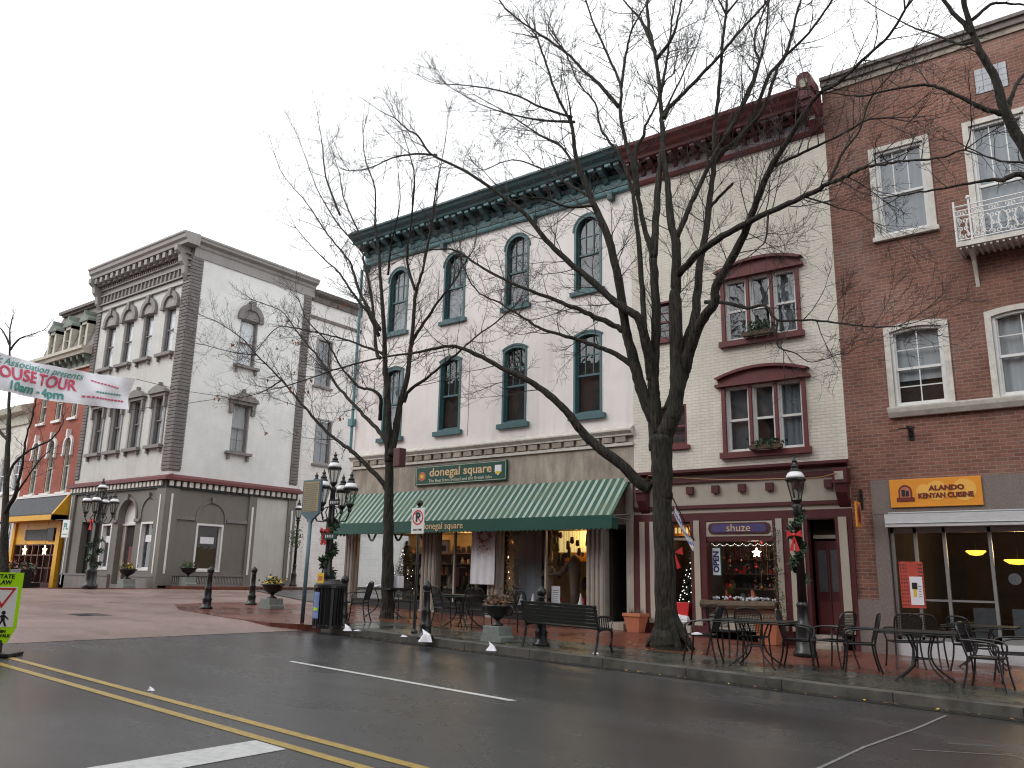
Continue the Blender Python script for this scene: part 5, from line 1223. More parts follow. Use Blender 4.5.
def lamp_multi(x,y,z0,h,label,arms=4,ph=.5,name='multi_arm_lamp'):
    t=thing('street_lamp',label,'street lamp',(x,y,z0),group='black multi-globe street lamps')
    mb=MB(); H=h-.85
    mb.lathe((x,y,z0),[(.26,0),(.26,.1),(.2,.16),(.18,.55),(.2,.6),(.13,.68),(.12,1.0),(.14,1.04),(.10,1.12),(.075,H-.9),(.11,H-.85),(.08,H-.75),(.06,H-.1),(.09,H-.04),(.04,H+.02)],12); mb.build('post','black',t,smooth=True)
    m2,gl,dm=MB(),MB(),MB(); lantern(m2,gl,dm,(x,y,z0+H+.1),.82); ln=m2.build('lantern','black',t); gl.build('glass','lens',ln); dm.build('dome','globe',ln,smooth=True)
    for k in range(arms):
        a=ph+2*math.pi*k/arms; dx,dy=math.cos(a),math.sin(a); am=MB(); r=.47
        am.tube([(x+dx*.05,y+dy*.05,z0+H-.7),(x+dx*.2,y+dy*.2,z0+H-.82),(x+dx*.38,y+dy*.38,z0+H-.8),(x+dx*r,y+dy*r,z0+H-.62)],.02,6)
        am.tube([(x+dx*.05,y+dy*.05,z0+H-.45),(x+dx*.2,y+dy*.2,z0+H-.5),(x+dx*.28,y+dy*.28,z0+H-.62),(x+dx*.2,y+dy*.2,z0+H-.74)],.014,5)
        arm=am.build('arm','black',t)
        m2,gl,dm=MB(),MB(),MB(); lantern(m2,gl,dm,(x+dx*r,y+dy*r,z0+H-.42),.86); ln=m2.build('lantern','black',t); gl.build('glass','lens',ln); dm.build('dome','globe',ln,smooth=True)
    return t
p=gnd(324,622); lamp_multi(p.x,p.y,p.z,3.95,'black lamp with several lanterns at the street corner, by the litter bin',4,.35)
garland(p.x,p.y,p.z+.95,p.z+2.3,'evergreen garland with red bow on the corner lamp by the litter bin',.13,p.z+2.05,520,.13)
LP=p
lamp_multi(-30.4,15.2,G(-30.4)+.15,3.95,'black lamp with several lanterns in front of the grey corner building',4,.8)
garland(-30.4,15.2,G(-30.4)+.9,G(-30.4)+1.9,'leafy garland with red and white ribbon on the lamp before the grey building',.2,G(-30.4)+2.5,360,.13)
lamp_multi(-38.6,14.6,G(-38.6)+.15,3.7,'black lamp with lanterns at the left edge beside the bare tree',4,.2)
# street name plates on the corner lamp
for (z,yo,m_,lb,wd) in ((2.72,-.12,'ink','small black street name plate on the corner lamp',.36),(1.93,-.2,'sgreen','small green street name plate on the corner lamp',.44)):
    t=thing('street_name_plate',lb,'sign',(p.x,p.y+yo,p.z+z)); mb=MB(); mb.box(p.x+.03,p.x+.03+wd,p.y+yo-.01,p.y+yo+.01,p.z+z-.07,p.z+z+.07); mb.build('plate',m_,t)
    mb=MB(); a=p.x+.08
    for k in range(5): mb.box(a,a+.035,p.y+yo-.013,p.y+yo-.01,p.z+z-.03,p.z+z+.03); a+=.06
    mb.build('lettering','papers',t)

# ================================================================= SIGNS
# historical marker
p=gnd(302,623); x,y,z=p
t=thing('historical_marker','blue and gold historical marker plaque on a blue grey pole by the corner lamp','marker sign',(x,y,z))
mb=MB(); mb.tube([(x,y,z),(x+.03,y,z+2.3)],.045,10); mb.build('pole','blueg',t,smooth=True)
mb=MB(); bx=x+.02; mb.prism([(bx-.31,z+2.42),(bx-.12,z+2.3),(bx-.06,z+2.22),(bx+.06,z+2.22),(bx+.12,z+2.3),(bx+.31,z+2.42),(bx+.31,z+3.2),(bx-.31,z+3.2)],y-.03,y+.03); pl=mb.build('plaque','blueg',t,bevel=.01)
mb=MB(); mb.box(bx-.26,bx+.26,y-.036,y-.03,z+2.47,z+3.15); mb.build('plaque_field','mark_gold',pl)
mb=MB(); rr=random.Random(5)
for r_ in range(14):
    a=bx-.24
    zz=z+3.11-r_*.046
    while a<bx+.2:
        l=rr.uniform(.02,.06); mb.box(a,min(a+l,bx+.24),y-.039,y-.036,zz-.022,zz); a+=l+.015
mb.build('lettering','blueg',pl)
# no parking sign
p=gnd(414,634); x,y,z=p
t=thing('no_parking_sign','white no parking sign with red ring on a thin black pole','sign',(x,y,z))
mb=MB(); mb.tube([(x,y,z),(x,y,z+2.6)],.03,8); mb.blob((x,y,z+2.66),.07,8,6); mb.lathe((x,y,z),[(.07,0),(.07,.05),(.04,.1)],8); mb.build('pole','black',t)
mb=MB(); mb.box(x-.18,x+.18,y-.045,y-.03,z+2.02,z+2.56); bd=mb.build('board','signw',t,bevel=.004)
mb=MB(); c=(x,z+2.36); N=28
oo=[(c[0]+.155*math.cos(k*2*math.pi/N),c[1]+.155*math.sin(k*2*math.pi/N)) for k in range(N)]; ii=[(c[0]+.128*math.cos(k*2*math.pi/N),c[1]+.128*math.sin(k*2*math.pi/N)) for k in range(N)]
mb.T=lambda a,d,zz:(a,y-.045-d,zz); ring(mb,oo,ii,0,.004)
s_=.012; mb.prism([(c[0]-.10,c[1]+.085),(c[0]-.085,c[1]+.10),(c[0]+.10,c[1]-.085),(c[0]+.085,c[1]-.10)],.001,.004); mb.build('ring','signr',bd)
text('lettering','P',.26,lambda a,d,zz:(a,y-.0495-d*.5,zz),'ink',bd,x+.005,c[1],0,bold=.01)
text('lettering','ANY TIME',.055,lambda a,d,zz:(a,y-.046-d*.5,zz),'ink',bd,x,z+2.10,0,bold=.002)
# crosswalk sign, left edge
x,y=-13.45,5.48; z=G(x)
t=thing('crosswalk_sign','lime green yield to pedestrians sign standing on the double yellow line at the left edge','sign',(x,y,z))
ux=Vector((math.cos(YAW+.12),math.sin(YAW+.12),0)); uy=Vector((-ux.y,ux.x,0))
TT=lambda a,d,zz:tuple(Vector((x,y,z))+ux*a-uy*d+Vector((.0,0,zz)))
mb=MB(TT); mb.box(-.3,.3,-.25,.25,0,.05); mb.box(-.08,.08,-.05,.05,.05,.22); mb.build('base','black',t,bevel=.01)
mb=MB(TT); mb.prism([(-.14,.18),(.14,.18),(.24,.4),(.235,1.17),(-.235,1.17),(-.24,.4)],-.02,.0); bd=mb.build('board','lime',t)
mb=MB(TT); mb.prism([(-.195,.40),(.195,.40),(.19,.965),(-.19,.965)],0,.003); mb.build('panel','signw',bd)
mb=MB(TT); oo=[(-.17,.95),(.17,.95),(0,.66)]; ii=[(-.125,.925),(.125,.925),(0,.72)]; ring(mb,oo,ii,.003,.006); mb.build('triangle','signr',bd)
mb=MB(TT) # walking figure pictogram
mb.prism([(.045+.03*math.cos(k*.785),.6+.03*math.sin(k*.785)) for k in range(8)],.003,.006); mb.prism([(.02,.57),(.07,.57),(.075,.48),(.02,.48)],.003,.006); mb.prism([(.02,.49),(.05,.49),(.01,.41),(-.02,.41)],.003,.006); mb.prism([(.045,.49),(.075,.49),(.11,.41),(.08,.41)],.003,.006); mb.prism([(.02,.57),(.03,.55),(-.03,.5),(-.04,.51)],.003,.006); mb.prism([(.07,.57),(.07,.54),(.12,.5),(.125,.515)],.003,.006)
mb.build('pictogram','ink',bd)
text('lettering','STATE\nLAW',.085,TT,'ink',bd,0,1.07,.002,bold=.002); text('lettering','TO',.07,TT,'ink',bd,-.1,.55,.004); text('lettering','WITHIN\nCROSSWALK',.06,TT,'ink',bd,0,.31,.002,bold=.002)
# PL sign
q=atY(67,528,18.1)
t=thing('projecting_sign','white square PL sign with teal letters hanging at the end of the yellow shopfront','sign',(-40.05,18.7,q.z))
mb=MB(); mb.tube([(-40.1,18.75,q.z+.38),(-40.1,17.9,q.z+.38)],.02,6); mb.build('bracket','black',t)
x0=q.x-.35
mb=MB(); mb.box(x0,x0+.66,18.05,18.09,q.z-.42,q.z+.36); bd=mb.build('board','signw',t)
mb=MB(); mb.tube([(-40.1,18.07,q.z+.38),(x0+.3,18.07,q.z+.38)],.02,6); mb.build('arm','black',t)
text('lettering','PL',.42,lambda a,d,zz:(a,18.05-d,zz),'tealink',bd,x0+.33,q.z+.06,.002,bold=.012)
mb=MB(); 
for k in range(6): mb.box(x0+.1+k*.08,x0+.15+k*.08,18.045,18.05,q.z-.3,q.z-.25)
mb.build('small_lettering','tealink',bd)
# banner over the street
BR=Vector((-31.0,16.1,0)); BL=Vector((-28.6,8.3,0)); dv=(BR-BL); L_=dv.length; dv.normalize()
zr=atY(132,394,BR.y).z; zl_=atY(0,371,11.3)
# banner axis height: solve height at the left part from its bearing
def bz(s): return zr-(1-s)*.40
t=thing('street_banner','white vinyl house tour banner strung across the street at the upper left','banner',(BL.x,BL.y,bz(0)))
HB=1.22
def TBn(a,d,zz): # a from 0..L_ left->right
    s=a/L_; sag=.10*math.sin(a*1.1)+.05*math.sin(a*2.3+zz*2); pz=bz(s)-.18*math.sin(math.pi*s)
    pp=BL+dv*a; nrm=Vector((dv.y,-dv.x,0)); pp=pp+nrm*(d+sag*.8+.07*math.sin(a*2.1-zz*3.6)+.035*math.sin(a*5.3+zz*4.1))
    return (pp.x,pp.y,pz+zz)
mb=MB(TBn); nx,nz=64,10
ids=[[mb.P((L_*i/nx,0,-HB/2+HB*j/nz)) for j in range(nz+1)] for i in range(nx+1)]
for i in range(nx):
    for j in range(nz): mb.idx([ids[i][j],ids[i+1][j],ids[i+1][j+1],ids[i][j+1]])
cl=mb.build('cloth','cloth',t,smooth=True)
def btext(s,size,m_,a,zz,fw,shear=0,bold=0.): return text('lettering',s,size,TBn,m_,cl,a,zz,.03,'RIGHT',1,shear,.003,bold,fw)
BT=lambda f: L_*f
print('BANNER',L_,[tuple(round(c,1) for c in TBn(L_*f,0,0)) for f in (0,.25,.5,.75,1)])
btext('Historic Association presents',.34,'bgreen',BT(.715),.40,4.4,.25)
btext('HOUSE TOUR',.56,'bred',BT(.695),.03,3.5,0,.010)
btext('10am - 4pm',.42,'bgreen',BT(.64),-.38,2.2,0,.01)
mb=MB(TBn)
for k in range(9): mb.prism([(BT(.76)+k*.14,.30-k*.02),(BT(.76)+k*.14+.1,.29-k*.02),(BT(.76)+k*.14+.1,.34-k*.02),(BT(.76)+k*.14,.35-k*.02)],.02,.025)
for k in range(12): mb.box(BT(.72)+k*.17,BT(.72)+k*.17+.12,.02,.025,-.34,-.28)
mb.build('small_lettering','bred',cl)
mb=MB(TBn)
for k in range(9): mb.box(BT(.78)+k*.15,BT(.78)+k*.15+.1,.02,.025,-.12,-.06)
mb.build('small_lettering','bgreen',cl)
mb=MB(); e1=TBn(L_,0,HB/2); e2=TBn(L_,0,-HB/2); an=(-32.2,21.2,9.25)
mb.tube([e1,((e1[0]+an[0])/2,(e1[1]+an[1])/2,(e1[2]+an[2])/2-.1),an],.012,4); mb.tube([e2,((e2[0]+an[0])/2,(e2[1]+an[1])/2,(e2[2]+an[2])/2-.05),an],.012,4)
f1=TBn(0,0,HB/2); f2=TBn(0,0,-HB/2); an2=(-25,-5.6,9.5); mb.tube([f1,an2],.012,4); mb.tube([f2,an2],.012,4); mb.build('cable','wire',t)
# overhead cables
def cable(pts,label,m_='wire',r=.012):
    mb=MB(); P=[Vector(a) for a in pts]; out=[]
    for a,b in zip(P,P[1:]):
        for k in range(8): q_=a.lerp(b,k/8); q_.z-=math.sin(math.pi*k/8)*(b-a).length*.02; out.append(q_)
    out.append(P[-1]); mb.tube(out,r,4); return tag(mb.build('cable',m_),label,'cable')
a1,a2=atY(800,520-40,17.6),atY(668,487,15.0)
cable([(-10.1,YF-.34,3.95),(-8.1,15.3,3.72),(-5.5,16.5,3.25+.4),(-5.25,YF-.34,3.95)],'thin copper coloured cable slung from the big tree to the lamp and the shop fascia','wirec',.014)

# ================================================================= PAVEMENT FURNITURE
def bistro_chair(label):
    t=thing('bistro_chair',label,'chair',(0,0,0),group='black metal pavement chairs')
    mb=MB(); 
    fr=[(-.22,-.22),(.22,-.22),(.20,.2),(-.20,.2)]
    mb.tube([(*p,.44) for p in fr]+[(*fr[0],.44)],.016,6)
    for i in range(1,16): x=-.22+.44*i/16; mb.tube([(x,-.215,.44),(x*.93,.2,.435)],.0048,3,False)
    for i in range(1,15): y=-.22+.42*i/15; mb.tube([(-.215,y,.442),(.215,y,.442)],.0048,3,False)
    mb.build('seat','black',t)
    mb=MB(); bk=[(-.2,.2,.44),(-.22,.27,.7),(-.20,.31,.86),(-.1,.325,.91),(.1,.325,.91),(.20,.31,.86),(.22,.27,.7),(.2,.2,.44)]
    mb.tube(smooth_path([Vector(q) for q in bk],3),.015,6)
    for i in range(1,16): x=-.21+.42*i/16; mb.tube([(x,.215,.5),(x,.27,.7),(x,.318,.89)],.0048,3,False)
    for i in range(1,14): z=.5+.38*i/14; y=.205+(z-.44)*.25; mb.tube([(-.21,y,z),(.21,y,z)],.0048,3,False)
    mb.build('backrest','black',t)
    for s_ in (-1,1):
        mb=MB(); mb.tube(smooth_path([Vector((s_*.22,.27,.68)),Vector((s_*.26,.1,.68)),Vector((s_*.27,-.12,.66)),Vector((s_*.26,-.22,.6)),Vector((s_*.22,-.2,.45))],3),.015,6); mb.build('armrest','black',t)
        mb=MB(); mb.tube(smooth_path([Vector((s_*.22,-.21,.44)),Vector((s_*.23,-.23,.22)),Vector((s_*.25,-.27,.0))],3),.015,6); mb.build('leg','black',t)
        mb=MB(); mb.tube(smooth_path([Vector((s_*.2,.2,.44)),Vector((s_*.21,.23,.22)),Vector((s_*.24,.29,.0))],3),.015,6); mb.build('leg','black',t)
    return t
def bistro_table(label,w=.6,d=.38):
    t=thing('pavement_table',label,'table',(0,0,0),group='black metal pavement tables')
    mb=MB(); mb.box(-w,w,-d,d,.715,.735); mb.build('tabletop','dgreen',t,bevel=.006)
    mb=MB(); mb.tube([(-w+.02,-d+.02,.70),(w-.02,-d+.02,.70),(w-.02,d-.02,.70),(-w+.02,d-.02,.70),(-w+.02,-d+.02,.70)],.012,6); mb.build('rim','black',t)
    for sx in (-1,1):
        for sy in (-1,1):
            mb=MB(); mb.tube(smooth_path([Vector((sx*.18*w/.6,sy*.16,.70)),Vector((sx*.10,sy*.10,.42)),Vector((sx*.16,sy*.14,.2)),Vector((sx*(w-.22),sy*(d-.1),.0))],4),.014,6); mb.build('leg','black',t)
    mb=MB(); mb.tube([(-.12,-.11,.33),(.12,-.11,.33),(.12,.11,.33),(-.12,.11,.33),(-.12,-.11,.33)],.01,5); mb.build('brace','black',t)
    return t
def place(proto,u,v,rz,label,first=[set()]):
    p=gnd(u,v,SW)
    if proto.name not in first[0]:
        first[0].add(proto.name); proto.location=p; proto.rotation_euler=(0,0,R(rz)); proto['label']=label; return proto
    return dup(proto,p,R(rz),label)
ch=bistro_chair('c'); tb=bistro_table('t'); pass
place(tb,757,667,4,'black metal table below the shuze shop window, nearest the street lamp')
CH=[(703,662,-80,'black chair with a white sticker, right beside the thick tree trunk'),(727,656,170,'black chair behind the left end of the table below the shuze window'),
 (754,664,188,'black chair tucked under the middle of the table below the shuze window'),(800,668,100,'black chair at the right end of the table by the single street lamp'),
 (836,668,-110,'tipped back black chair before the burgundy double door'),(862,672,-70,'black chair before the granite base, second left of the restaurant tables'),
 (906,668,-150,'black chair at the left end of the table under the restaurant poster'),(975,672,150,'black chair behind the tables, in front of the restaurant door'),
 (990,690,85,'black chair nearest the kerb, before the restaurant window'),(1018,684,-70,'black chair cut by the right edge of the picture, between restaurant tables'),(930,668,180,'black chair behind the table under the restaurant poster'),
 (356,622,-60,'black chair with curled arm left of the slim tree, by the shop corner'),(404,619,60,'black chair behind the no parking pole'),(446,628,160,'left one of two black chairs at the small table before the shop doorway'),(478,631,200,'right one of two black chairs at the small table before the shop doorway'),(522,634,190,'black chair between the planter and the left end of the bench')]
for u,v,rz,lb in CH: place(ch,u,v,rz,lb)
place(tb,925,682,2,'black metal table under the restaurant poster'); place(tb,985,668,0,'black metal table further back, before the restaurant window, cut by the right edge')
place(tb,383,617,0,'black metal table behind the slim tree, with white cloths and boxes on it'); place(tb,462,628,0,'black metal table before the shop doorway with the white hanging cloth')
p=gnd(703,662,SW); mb=MB(); mb.lathe((p.x+.02,p.y-.25,p.z+.44),[(.001,0),(.09,.01),(.09,.03),(.001,.05)],12); tag(mb.build('paper_plate','papers'),'white round sticker like plate lying on the chair by the thick tree','plate')
# things on the left table
p=gnd(383,617,SW); rr=random.Random(4)
mb=MB()
for k in range(9): mb.blob((p.x-.4+rr.uniform(-.16,.3),p.y+rr.uniform(-.15,.15),p.z+.76),rr.uniform(.05,.09),7,4,.3,.6)
tag(mb.build('crumpled_cloth','papers'),'crumpled white cloths on the table behind the slim tree','cloth')
for dx,h,w_,lb in ((.52,.2,.07,'shorter white carton on the table behind the slim tree'),(.7,.3,.09,'taller white carton on the table behind the slim tree')):
    mb=MB(); mb.box(p.x+dx-w_-.2,p.x+dx+w_-.2,p.y-.1,p.y+.1,p.z+.737,p.z+.737+h); c=tag(mb.build('carton','papers',bevel=.008),lb,'box')
# bench
p=gnd(564,651,SW); 
t=thing('park_bench','long black cast iron and slat bench seen from behind, before the lit shop window','bench',(p.x,p.y,p.z)); W_=.82
BX=lambda x,y,z:(p.x+x-.1,p.y-y*.9+.28,p.z+z*.93+G(p.x+x)-G(p.x))
mb=MB(BX)
for i in range(6): y=-.24+i*.085; mb.box(-W_,W_,y,y+.06,.43+.004*abs(i-2),.455+.004*abs(i-2))
mb.build('seat','dgreen',t,bevel=.005)
mb=MB(BX)
for i in range(6):
    z=.5+i*.066; y=.27+(z-.44)*.28; mb.prism([(y,z),(y+.025,z-.005),(y+.04,z+.05),(y+.015,z+.055)],-W_,W_,axis=0)
mb.build('backrest','dgreen',t)
for s_ in (-1,1):
    mb=MB(BX); x=s_*(W_-.04)
    mb.tube(smooth_path([Vector((x,-.28,0)),Vector((x,-.22,.15)),Vector((x,-.26,.3)),Vector((x,-.2,.43)),Vector((x,.22,.42)),Vector((x,.3,.2)),Vector((x,.38,0))],4),.022,6)
    mb.tube(smooth_path([Vector((x,.25,.42)),Vector((x,.32,.65)),Vector((x,.42,.88))],3),.022,6)
    mb.tube(smooth_path([Vector((x,.32,.66)),Vector((x,.1,.68)),Vector((x,-.15,.66)),Vector((x,-.27,.62)),Vector((x,-.24,.52)),Vector((x,-.2,.43))],4),.02,6)
    for k in range(5): mb.tube([(x,-.14+k*.08,.44),(x,-.1+k*.08,.66)],.011,5)
    mb.build('bench_end','black',t)
# bollards
def bollard(x,y,z,label,lean=0.):
    t=thing('bollard',label,'bollard',(x,y,z),group='black iron bollards')
    mb=MB(lambda a,b,c:(x+a+lean*c,y+b,z+c)); mb.lathe((0,0,0),[(.17,0),(.17,.05),(.12,.08),(.115,.22),(.13,.25),(.10,.29),(.09,.5),(.10,.52),(.075,.56),(.06,.86),(.08,.88),(.06,.91)],12); mb.build('post','black',t,smooth=True)
    mb=MB(lambda a,b,c:(x+a+lean*c,y+b,z+c)); mb.lathe((0,0,0),[(.05,.9),(.085,.94),(.095,.99),(.075,1.04),(.03,1.07),(.015,1.1)],12); mb.build('finial','black',t,smooth=True)
for u,v,lb,ln in ((206,609,'black bollard on the red paving, left of the pair nearest the grey building',.05),(251,605,'black bollard on the red paving, just left of the stone planter',.02),(342,626,'black bollard right beside the litter bin',0),(425,639,'black bollard just right of the no parking pole',0),(541,646,'black bollard in front of the long bench',0),(112,586,'far black bollard before the arched door of the grey building',0)):
    q=gnd(u,v,SW-.01); bollard(q.x,q.y,q.z,lb,ln)
# litter bin
q=gnd(327,628,SW-.01)
t=thing('litter_bin','black ribbed litter bin with yellow notice and blue sticker by the corner lamp','bin',q)
mb=MB(); mb.lathe(q,[(.30,0),(.30,.05),(.27,.08),(.29,.8),(.33,.82),(.33,.88),(.29,.90)],20)
for k in range(20): a=k*math.pi/10; mb.box(q.x+.3*math.cos(a)-.012,q.x+.3*math.cos(a)+.012,q.y+.3*math.sin(a)-.012,q.y+.3*math.sin(a)+.012,q.z+.05,q.z+.84)
mb.build('drum','black',t)
mb=MB(); mb.lathe(q,[(.3,.9),(.22,.97),(.21,1.0),(.15,1.0)],20); mb.build('lid','black',t)
mb=MB(); mb.box(q.x-.04,q.x+.16,q.y-.325,q.y-.315,q.z+.92,q.z+1.13); mb.k=1; mb.box(q.x+.0,q.x+.12,q.y-.33,q.y-.325,q.z+.98,q.z+1.07); mb.build('notice',['ylwn','terra'],t)
mb=MB()
def band(a0,a1,r,z0,z1):
    for k in range(6):
        t0,t1=R(a0+(a1-a0)*k/6),R(a0+(a1-a0)*(k+1)/6); mb.face([(q.x+r*math.cos(t0),q.y+r*math.sin(t0),z0),(q.x+r*math.cos(t1),q.y+r*math.sin(t1),z0),(q.x+r*math.cos(t1),q.y+r*math.sin(t1),z1),(q.x+r*math.cos(t0),q.y+r*math.sin(t0),z1)])
band(243,280,.318,q.z+.2,q.z+.74); mb.k=1; band(247,276,.321,q.z+.36,q.z+.42); mb.build('sticker',['bluest','lime'],t)
# urn planters
def urn(x,y,z,label,ped=.3,fl=('green2','ylwn'),s=1.,handles=True):
    t=thing('urn_planter',label,'planter',(x,y,z),group='iron urn planters')
    mb=MB(); h=ped; mb.prism([(-.26*s+x,z),(.26*s+x,z),(.26*s+x,z+h*.3),(.22*s+x,z+h*.4),(.2*s+x,z+h),(-.2*s+x,z+h),(-.22*s+x,z+h*.4),(-.26*s+x,z+h*.3)],y-.23*s,y+.23*s); mb.build('pedestal','granite',t,bevel=.01)
    mb=MB(); mb.lathe((x,y,z+h),[(.13*s,0),(.13*s,.03),(.05*s,.07),(.05*s,.11),(.12*s,.15),(.24*s,.24),(.27*s,.33),(.33*s,.36),(.33*s,.39),(.27*s,.39)],18)
    if handles:
        for sg in (-1,1): mb.tube(smooth_path([Vector((x+sg*.22*s,y,z+h+.2)),Vector((x+sg*.36*s,y,z+h+.22)),Vector((x+sg*.40*s,y,z+h+.34)),Vector((x+sg*.3*s,y,z+h+.36))],3),.016,5)
    mb.build('urn','black',t,smooth=True)
    mb=MB(); rr=random.Random(int(abs(x*31)))
    for k in range(170):
        c=Vector((x+rr.gauss(0,.12*s),y+rr.gauss(0,.12*s),z+h+.38+abs(rr.gauss(0,.09)))); e=Vector((rr.gauss(0,1),rr.gauss(0,1),abs(rr.gauss(0,1)))).normalized()*.08; f=e.orthogonal().normalized()*.025
        mb.k=1 if rr.random()<.3 else 0; mb.face([c-f,c+e,c+f])
    mb.build('plants',list(fl),t)
q=gnd(271,609,.12); urn(q.x,q.y,q.z,'urn planter with yellow flowers on a stone plinth, by the red paved corner',.28)
q=gnd(497,642,SW); urn(q.x,q.y,q.z,'wide dark urn planter on a stone block at the kerb before the shop doorway',.3,('wood','leafb'),.92)
q=gnd(128,586,.13); urn(-32.9,17.9,G(-32.9)+.15,'small dark urn planter before the arched door of the grey building',.36,('green2','ylwn'),1.1,False)
urn(-31.55,19.75,G(-31.5)+.22,'small dark urn planter below the side shop window of the grey building',.36,('green2','green2'),1.1,False)
def tpot(x,y,z,label,s=1.):
    t=thing('terracotta_pot',label,'plant pot',(x,y,z),group='square terracotta pots')
    mb=MB(); b,c_=.17*s,.25*s
    i=[mb.P(q) for q in ((x-b,y-b,z),(x+b,y-b,z),(x+b,y+b,z),(x-b,y+b,z),(x-c_,y-c_,z+.42*s),(x+c_,y-c_,z+.42*s),(x+c_,y+c_,z+.42*s),(x-c_,y+c_,z+.42*s))]
    for f in ((0,3,2,1),(0,1,5,4),(1,2,6,5),(2,3,7,6),(3,0,4,7)): mb.idx([i[k] for k in f])
    mb.box(x-c_-.02,x+c_+.02,y-c_-.02,y+c_+.02,z+.42*s,z+.5*s); mb.build('pot','terra',t)
    mb=MB(); rr=random.Random(3)
    for k in range(60):
        a=Vector((x+rr.gauss(0,.09),y+rr.gauss(0,.09),z+.5*s)); b_=a+Vector((rr.gauss(0,.05),rr.gauss(0,.05),rr.uniform(.05,.16))); mb.face([a,a+Vector((.012,0,0)),b_])
    mb.build('plants','wood',t)
tpot(-10.12,18.35,zl(-10.1),'square terracotta pot at the foot of the pilaster left of the thick tree',.88)
tpot(-6.85,18.4,zl(-6.9),'square terracotta pot behind the table, at the right end of the shuze window',1.05)
# flower log and bits at shuze window
mb=MB(TF); mb.tube([(-8.55,.16,1.12),(-8.0,.17,1.1),(-7.4,.16,1.11),(-6.78,.16,1.13)],[.09,.10,.095,.09],8); tag(mb.build('log_trough','wood'),'brown log like trough under the shuze shop window','planter')
t=thing('planted_vine','thin leafy vine climbing the right side of the shuze window','plant',(-6.75,18.6,.6)); mb=MB(); rr=random.Random(9)
V=[Vector((-6.7+rr.gauss(0,.03),18.62,.6+k*.13)) for k in range(18)]; mb.tube(V,.008,4); mb.build('stem','twig',t); mb=MB()
for k in range(260):
    c=rr.choice(V)+Vector((rr.gauss(0,.06),rr.gauss(0,.05),rr.gauss(0,.06)))
    if c.z>1.9 and rr.random()<.2: c.z-=1
    e=Vector((rr.gauss(0,1),rr.gauss(0,1),rr.gauss(0,1))).normalized()*.06; f=e.orthogonal().normalized()*.015; mb.face([c-f,c+e,c+f])
mb.build('leaves','green2',t)
# litter
def crumple(u,v,s,label,seed,h=1.,m_='papers'):
    q=gnd(u,v,0 if v>633+.13*(u-340) else SW); rr=random.Random(seed)
    me=MB(); n=10
    c=Vector((q.x,q.y,q.z)); top=c+Vector((s*.55*rr.choice((-1,1)),0,s*h))
    r1=[c+Vector((math.cos(a*.628)*s*rr.uniform(.5,1),math.sin(a*.628)*s*rr.uniform(.3,.7),.004)) for a in range(n)]
    r2=[c+Vector((math.cos(a*.628)*s*.5*rr.uniform(.4,1),math.sin(a*.628)*s*.4*rr.uniform(.3,1),s*h*rr.uniform(.3,.65))) for a in range(n)]
    for k in range(n): me.face([r1[k],r1[(k+1)%n],r2[(k+1)%n],r2[k]]); me.face([r2[k],r2[(k+1)%n],top])
    return tag(me.build('crumpled_paper',m_),label,'litter','scraps of white paper')
crumple(426,642,.20,'largest scrap of white paper, pointed, at the kerb by the bollard',1,1.15)
crumple(492,651,.14,'pointed scrap of white paper at the kerb before the stone planter',2,1.1)
crumple(347,631,.14,'scrap of white paper on the road edge below the litter bin',3,1.)
crumple(404,637,.13,'flat scrap of paper near the foot of the no parking pole',4,.25)
crumple(357,631,.13,'flat scrap of paper at the kerb between bin and tree',5,.25)
crumple(151,691,.07,'small scrap of paper beside the double yellow line',6,.7)
crumple(596,654,.09,'tiny scrap at the kerb below the bench',8,.4)
# maroon speaker box on tree, ornate lamp bracket
q=atY(400,456,15.3); mb=MB(); mb.box(q.x-.13,q.x+.1,q.y-.12,q.y+.12,q.z-.28,q.z+.2); mb.lathe((q.x,q.y-.12,q.z),[(.001,0)],3) if False else None
o=mb.build('speaker_box','maroonbox',bevel=.015); tag(o,'maroon box strapped to the slim tree above the awning','box')
# flag
t=thing('flag','blue and white patterned flag hanging on a slanted staff left of the shuze sign','flag',(-8.75,YF,3.3))
mb=MB(); mb.tube([(-8.7,18.72,2.55),(-8.95,18.1,3.55)],.014,6); mb.build('staff','black',t)
mb=MB(); n=8
for i in range(n):
    for j in range(5):
        def fp(a,b): return Vector((-8.95+.27*a+.03*b,18.14+.42*a+.04*math.sin(b*5+a*6),3.42-.82*a*1.0-.0+b*-.28-.1*math.sin(a*3)))
        mb.k=1 if (i+j)%3==0 else 0; mb.face([fp(i/n,j/5),fp((i+1)/n,j/5),fp((i+1)/n,(j+1)/5),fp(i/n,(j+1)/5)])
mb.build('cloth',['papers','bluest'],t)

# ================================================================= SHOP CONTENTS
# hanging cloth in the doorway
t=thing('hanging_cloth','long white cloth with a dark wreath hanging in front of the white shop doorway','cloth',(-15.05,18.6,1.4)); mb=MB(); n=16
for i in range(n):
    x0=-15.5+.86*i/n; x1=-15.5+.86*(i+1)/n; mb.face([(x0,18.52+.015*math.sin(i*1.3),1.42),(x1,18.52+.015*math.sin((i+1)*1.3),1.42),(x1,18.54,2.96),(x0,18.54,2.96)])
mb.build('cloth','sheet',t)
mb=MB(); rr=random.Random(8)
for k in range(240):
    a=rr.uniform(0,6.28); c=Vector((-15.0+.2*math.cos(a)+rr.gauss(0,.03),18.47,2.75+.16*math.sin(a)+rr.gauss(0,.03)))
    if rr.random()<.25: c=Vector((-15.05+rr.gauss(0,.12),18.48,2.4+rr.gauss(0,.1)))
    e=Vector((rr.gauss(0,1),rr.gauss(0,.3),rr.gauss(0,1))).normalized()*.06; f=Vector((e.z,0,-e.x)).normalized()*.012; mb.face([c-f,c+e,c+f])
mb.build('wreath','leafb',t)
